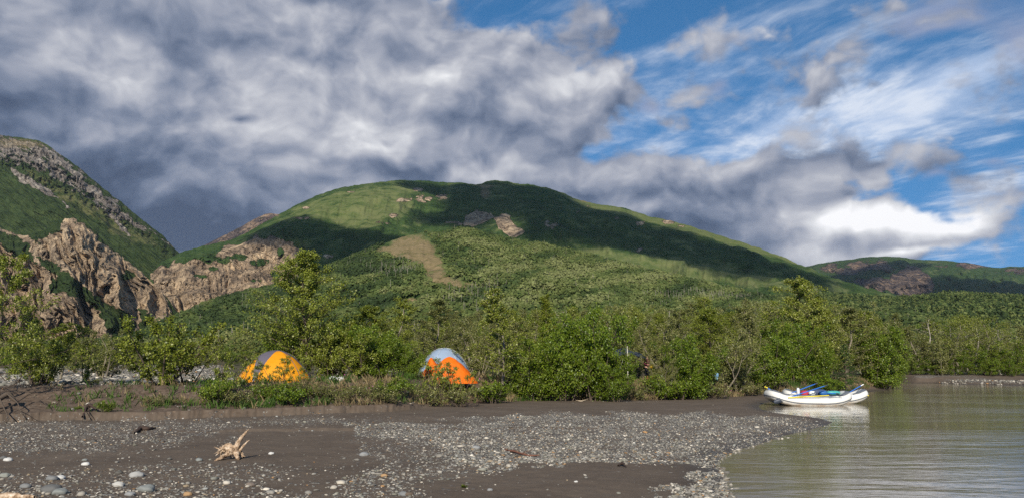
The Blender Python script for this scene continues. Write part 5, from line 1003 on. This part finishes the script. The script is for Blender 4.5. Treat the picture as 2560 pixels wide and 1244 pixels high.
logobj('dead_branch', [(-60, 1062, .05), (20, 1050, .15), (70, 1042, .30), (135, 1036, .55)], [.022, .018, .014, .006], BARKD, 'long grey dead branch on the bank at the left edge', 'branch', sd=7, extra=[([(70, 1042, .30), (100, 1044, .25), (140, 1052, .15)], [.015, .01, .004]), ([(30, 1050, .2), (60, 1054, .3), (90, 1062, .2)], [.015, .01, .004])])
logobj('root_tangle', [(-40, 1050, .1), (15, 1046, .5), (40, 1046, .2)], [.09, .10, .03], BARKD, 'black tangle of roots hanging over the bank at the left edge', 'roots', sd=8, extra=[([(10, 1046, .5), (40, 1052, .35), (60, 1056, .05)], [.03, .015, .006]), ([(-10, 1046, .4), (20, 1058, .2), (30, 1062, .0)], [.03, .015, .006]), ([(10, 1046, .5), (60, 1044, .5), (95, 1046, .3)], [.02, .012, .004]), ([(0, 1044, .5), (50, 1040, .7), (90, 1038, .8)], [.02, .01, .004])])
logobj('exposed_root', [(205, 1052, .12), (218, 1047, .2), (240, 1050, .1)], [.03, .07, .02], DARKW, 'dark clump of roots sticking out of the cut step at left', 'roots', sd=9, extra=[([(218, 1047, .2), (225, 1054, .05)], [.02, .006]), ([(215, 1047, .2), (205, 1058, .02)], [.02, .006])])
# small green plant on the gravel: leaves on one stem
x, y = gp(1160, 1222); rs = np.random.RandomState(3); A = Acc(); z0 = hz(x, y)
for i in range(16):
    a_ = i * 2.4; d_ = np.array([math.cos(a_), math.sin(a_), rs.uniform(.5, 1.6)]); d_ /= np.linalg.norm(d_); sd_ = np.cross(d_, [0, 0, 1]); sd_ /= np.linalg.norm(sd_); L_ = rs.uniform(.05, .10); w_ = .014; up_ = np.array([0, 0, -.02])
    A.add(np.array([(0, 0, 0), d_ * L_ * .5 + sd_ * w_, d_ * L_ + up_, d_ * L_ * .5 - sd_ * w_]), np.array([[0, 1, 2, 3]]))
V, Fq = A.get(); V[(np.abs(V).sum(1) == 0)] = 0; u_ = np.where(np.abs(V).sum(1) == 0)[0]; Fq = np.where(np.isin(Fq, u_), u_[0], Fq)
o = mesh_np('small_plant', V, Fq, m_fo, colors={'tint': np.repeat([[.16, .21, .03]], len(V), 0)}); o.location = (x, y, z0); tag(o, 'tiny yellow green plant on the gravel at the bottom centre', 'plant')
# leaning pale trunk
YL = 47.2; lx = at(1812, 985, YL); bz = hz(lx.x, YL); E = empty('leaning_tree', (lx.x, YL, bz), 0, label='pale leaning trunk with forked grey branches and thin leaves on the bank', cat='tree'); rs = np.random.RandomState(8)
def lp(a_, b_, d=0): v = at(a_, b_, YL + d); return np.array([v.x - lx.x, d, v.z - bz])
A = Acc(); sk = [[(1810, 990, 0), (1822, 968, 0), (1836, 948, .1)], [(1836, 948, .1), (1832, 928, .2), (1820, 905, .3), (1812, 880, .3)], [(1836, 948, .1), (1846, 930, 0), (1852, 905, -.1), (1862, 870, 0)], [(1832, 928, .2), (1838, 905, .3), (1840, 875, .3)], [(1822, 968, 0), (1806, 952, -.2), (1798, 945, -.2)], [(1852, 905, -.1), (1868, 888, -.2), (1880, 872, -.2)], [(1820, 905, .3), (1806, 893, .2), (1798, 880, .2)]]
rd = [[.055, .045, .035], [.028, .02, .014, .005], [.03, .022, .014, .005], [.02, .014, .005], [.02, .012, .004], [.015, .01, .004], [.014, .01, .004]]; LPp = []
for q, r_ in zip(sk, rd):
    pts = [lp(*v) for v in q]; knob(A, 0, pts, r_, 7, len(LPp))
    if len(q) > 2 and q is not sk[0]:
        for k_ in range(16):
            c_ = pts[-1] * .6 + pts[-2] * .4; tw = grow(rs, c_ + rs.normal(0, .05, 3), rs.normal(0, .6, 3) + np.array([0, 0, .5]), rs.uniform(.35, .9), 4, .2, .25); A.add(*tube(tw, [.009, .007, .005, .004, .002], 3)); LPp.append(tw[2:])
V, Fq = A.get(); mesh_np('trunk', V, Fq, BARK, E, smooth=True); LPp = np.vstack(LPp); LPp = LPp[rs.choice(len(LPp), 2600)] + rs.normal(0, .14, (2600, 3)); LV, LF = leafcards(rs, LPp, 0 * LPp, .085); mesh_np('crown', LV, LF, L_WIL, E)

# ------------------------------------------------------------------ rafts
m_raft, g = newmat('raft_rubber'); tc = g.new('ShaderNodeTexCoord').outputs['Object']; n = g.noise(tc, 3, 5, .6); sz = g.new('ShaderNodeSeparateXYZ'); g.l.new(tc, sz.inputs[0])
c = g.mix(g.mul(g.ss(sz.outputs[2], .30, .05), g.ss(n, .35, .65)), (.70, .68, .63), (.45, .35, .26)); finish(g, c, .38, n, .05, .05, spec=.4)
GREY_R = simple('grey_rubber', (.13, .14, .16), .5); BLUE_O = simple('blue_oar', (.015, .13, .50), .35); YEL_O = simple('yellow_oar', (.78, .62, .03), .4); DK = simple('dark_blade', (.045, .055, .075), .45); METAL = simple('raft_frame_metal', (.45, .46, .48), .35, .1, 9, metallic=.85)
def raft(center, rz, label):
    T = empty('inflatable_raft', center, rz, label=label, cat='raft'); L, Wd, r = 4.45, 1.95, .265; n = 96
    def path(s, dr=0.0):
        c, q = np.cos(s), np.sin(s); e = 2 / 3.6; X = (L / 2 - r) * np.sign(c) * np.abs(c) ** e; Y = (Wd / 2 - r) * np.sign(q) * np.abs(q) ** e; Z = r * .93 + .34 * np.abs(X / (L / 2 - r)) ** 3.4; return np.stack([X, Y, Z], -1)
    s = np.linspace(0, 2 * np.pi, n * 4, endpoint=False); P = path(s); d = np.linalg.norm(np.roll(P, -1, 0) - P, axis=1); cum = np.concatenate([[0], np.cumsum(d)]); u = np.linspace(0, cum[-1], n, endpoint=False); s2 = np.interp(u, cum, np.append(s, 2 * np.pi)); P = path(s2)
    Tn = np.roll(P, -1, 0) - np.roll(P, 1, 0); Tn /= np.linalg.norm(Tn, axis=1)[:, None]; O = np.cross(Tn, [0, 0, 1.0]); O /= np.linalg.norm(O, axis=1)[:, None]; U = np.cross(O, Tn)
    rad = r * (1 - .10 * np.abs(P[:, 0] / (L / 2 - r)) ** 4)
    def band(a0, a1, m, off, name, mat, close=False, sel=None):
        a = np.linspace(a0, a1, m, endpoint=not close); V = P[:, None] + (rad[:, None, None] + off) * (np.cos(a)[None, :, None] * O[:, None] + np.sin(a)[None, :, None] * U[:, None]); V = V.reshape(-1, 3); i = np.arange(n); j = np.arange(m if close else m - 1); I, J = np.meshgrid(i, j, indexing='ij'); I2 = (I + 1) % n; J2 = (J + 1) % m
        Fq = np.stack([I * m + J, I2 * m + J, I2 * m + J2, I * m + J2], 2).reshape(-1, 4)
        if sel is not None: Fq = Fq[sel(V[Fq].mean(1))]
        u_, inv = np.unique(Fq, return_inverse=True); return mesh_np(name, V[u_], inv.reshape(Fq.shape), mat, T, smooth=True)
    band(0, 2 * np.pi, 20, 0, 'tube', m_raft, True); band(-.38, -.17, 4, .008, 'rub_strake', GREY_R)
    band(.95, 2.0, 8, .008, 'chafe_patch', GREY_R, sel=lambda c: (c[:, 0] > 1.25) & (np.abs(c[:, 1]) > .2)); band(.95, 2.0, 8, .008, 'chafe_patch', GREY_R, sel=lambda c: (c[:, 0] < -1.25) & (np.abs(c[:, 1]) > .2))
    gx, gy = np.meshgrid(np.linspace(-1, 1, 30), np.linspace(-1, 1, 12)); FX = gx * (L / 2 - .4); FY = gy * (Wd / 2 - .38); FZ = .12 + .30 * np.abs(gx) ** 3.4 + .025 * np.cos(gy * 16); mesh_np('floor', np.stack([FX, FY, FZ], 2).reshape(-1, 3), grid_faces(12, 30), GREY_R, T, smooth=True)
    for tx in (-.95, 1.0): mesh_np('thwart', *tube(np.array([(tx, q, .34) for q in np.linspace(-.62, .62, 7)]), [.17] * 7, 14), m_raft, T, smooth=True)
    A = Acc()
    for q in (-.72, .72): A.add(*tube([(-.85, q, .56), (.85, q, .56)], [.022, .022], 8))
    for q in (-.85, -.2, .45, .85): A.add(*tube([(q, -.74, .575), (q, .74, .575)], [.022, .022], 8))
    mesh_np('frame', *A.get(), METAL, T, smooth=True)
    for q in (-.74, .74): mesh_np('oarlock', *tube([(0.05, q, .56), (0.05, q, .72), (.05, q, .76)], [.022, .020, .035], 8), METAL, T, smooth=True)
    rp = P + O * (rad[:, None] * .62) + U * (rad[:, None] * .80); rp[:, 2] -= .03 * np.abs(np.sin(np.arange(n) * .39)); mesh_np('grab_line', *tube(np.vstack([rp, rp[:1]]), [.009] * (n + 1), 5), simple('dark_rope', (.05, .055, .05), .8), T, smooth=True)
    return T
YR = 41.2; xr_, yr_ = gp(2019, 1008, ZW); RA = raft((at(2019, 1000, 41.9)[0], 41.9, ZW - .07), R(4), 'near white raft with grey stripe, a yellow oar strapped along its side'); RA.rotation_euler[1] = R(1.2)
RB = raft((at(2062, 1000, 44.3)[0], 44.3, ZW - .07), R(-9), 'far white raft half hidden behind the near one, bow to the right')
def oar(p0, p1, lab, shaft, tipm, blade_end=None, w=.17, bl_=.62, grip=True):
    p0, p1 = np.array(p0[:]), np.array(p1[:]); c = p0; E = empty('oar', c, 0, label=lab, cat='oar', group='oars lying on the rafts'); d = p1 - p0; L = np.linalg.norm(d); d = d / L
    mesh_np('shaft', *tube([0 * d, d * L * .5, d * L], [.024, .027, .022], 8), shaft, E, smooth=True)
    if grip: mesh_np('grip', *tube([d * L, d * (L + .16)], [.026, .024], 8), tipm, E, smooth=True)
    if blade_end:
        side = np.cross(d, [0, 1, 0]); side /= np.linalg.norm(side); t = np.linspace(0, 1, 9); ww = w * np.array([.18, .5, .8, .97, 1, 1, .97, .85, .5]) / 2; nrm = np.cross(d, side) * .008
        V = []
        for q, a_ in zip(t, ww):
            o_ = -d * bl_ * q
            for s__, n_ in ((-1, 1), (1, 1), (1, -1), (-1, -1)): V.append(o_ + side * a_ * s__ + nrm * n_)
        V = np.array(V); Fq = [[i * 4 + j, i * 4 + (j + 1) % 4, i * 4 + 4 + (j + 1) % 4, i * 4 + 4 + j] for i in range(8) for j in range(4)] + [[0, 1, 2, 3], [32, 35, 34, 33]]
        mesh_np('blade', V, np.array(Fq), blade_end, E)
zp = lambda zx, zy, Y: at(1850 + zx / 6.4, 920 + zy / 6.4, Y)
oar(zp(760, 470, 41.0), zp(1350, 280, 41.0), 'blue oar with its dark blade dipped at the bow of the near raft', BLUE_O, DK, DK, w=.24, bl_=.72)
oar(zp(820, 392, 42.6), zp(1200, 248, 42.6), 'blue oar raised highest above the middle of the rafts', BLUE_O, DK)
oar(zp(770, 466, 40.86), zp(1420, 430, 40.86), 'yellow oar strapped along the side of the near raft', YEL_O, DK, None)
oar(zp(1440, 428, 40.9), zp(1600, 430, 40.9), 'short dark paddle handle beside the yellow oar', DK, DK)
oar(zp(590, 395, 41.7), zp(440, 312, 41.7), 'blue paddle with yellow tip sticking out of the left bow', BLUE_O, YEL_O)
oar(zp(1700, 410, 43.6), zp(1935, 275, 43.6), 'blue paddle with white tip rising over the right bow', BLUE_O, simple('white_tip', (.8, .8, .78), .4))
oar(zp(1810, 428, 43.45), zp(2010, 432, 43.45), 'blue paddle with yellow end on the far raft bow', BLUE_O, YEL_O)
oar(zp(1260, 392, 41.9), zp(1530, 398, 41.9), 'blue oar lying level across the gear of the near raft', BLUE_O, DK)
def bag(zx, zy, Y, s, mat, lab, name='dry_bag', cat='bag'):
    p = zp(zx, zy, Y); B, Fc = ico(3); q = np.sign(B) * np.abs(B) ** .7 * np.array(s) / 2 * (1 + .06 * fbm(B[:, 0] * 2 + zx, B[:, 1] * 2 + B[:, 2], 3, .5, 55)[:, None]); o = mesh_np(name, q, Fc, mat, smooth=True); o.location = p; tag(o, lab, cat, 'gear loaded in the rafts')
bag(1040, 400, 41.9, (.42, .4, .32), simple('red_bag', (.42, .03, .06), .5), 'red dry bag in the middle of the near raft'); bag(1250, 385, 42.2, (.9, .55, .36), simple('navy_bag', (.05, .07, .13), .6), 'big dark navy gear pile in the near raft', 'gear_pile', 'gear')
bag(1150, 395, 41.6, (.32, .3, .24), simple('white_jug', (.75, .75, .72), .4), 'white jug beside the red dry bag', 'water_jug', 'jug'); bag(1490, 388, 42.1, (.7, .4, .22), simple('teal_bag', (.06, .32, .30), .5), 'teal green bag toward the right end of the near raft')
bag(930, 372, 42.0, (.16, .16, .42), simple('grey_bottle', (.6, .6, .62), .4), 'pale upright bottle standing in the near raft', 'bottle', 'bottle'); bag(1330, 392, 41.7, (.4, .35, .26), simple('blue_bag', (.03, .12, .32), .5), 'blue bag in front of the dark gear pile')
bag(640, 432, 41.3, (.12, .12, .10), simple('red_valve', (.55, .04, .04), .5), 'small red stuff sack near the left bow', 'stuff_sack', 'sack')
# ------------------------------------------------------------------ air
m_h, g = newmat('haze'); pv = g.new('ShaderNodeVolumePrincipled'); pv.inputs['Color'].default_value = (.78, .86, 1.0, 1); pv.inputs['Density'].default_value = 1.7e-5; pv.inputs['Anisotropy'].default_value = 0.2
o_ = g.new('ShaderNodeOutputMaterial'); g.l.new(pv.outputs[0], o_.inputs['Volume'])
x0, x1, y0, y1, z0, z1 = -9500, 11000, -40, 9500, -12, 1150
V = [(x, y, z) for z in (z0, z1) for y in (y0, y1) for x in (x0, x1)]; tag(mesh_np('haze', V, np.array([(0, 2, 3, 1), (4, 5, 7, 6), (0, 1, 5, 4), (2, 6, 7, 3), (0, 4, 6, 2), (1, 3, 7, 5)]), m_h), 'thin blue air haze over the whole valley', 'haze', kind='stuff')
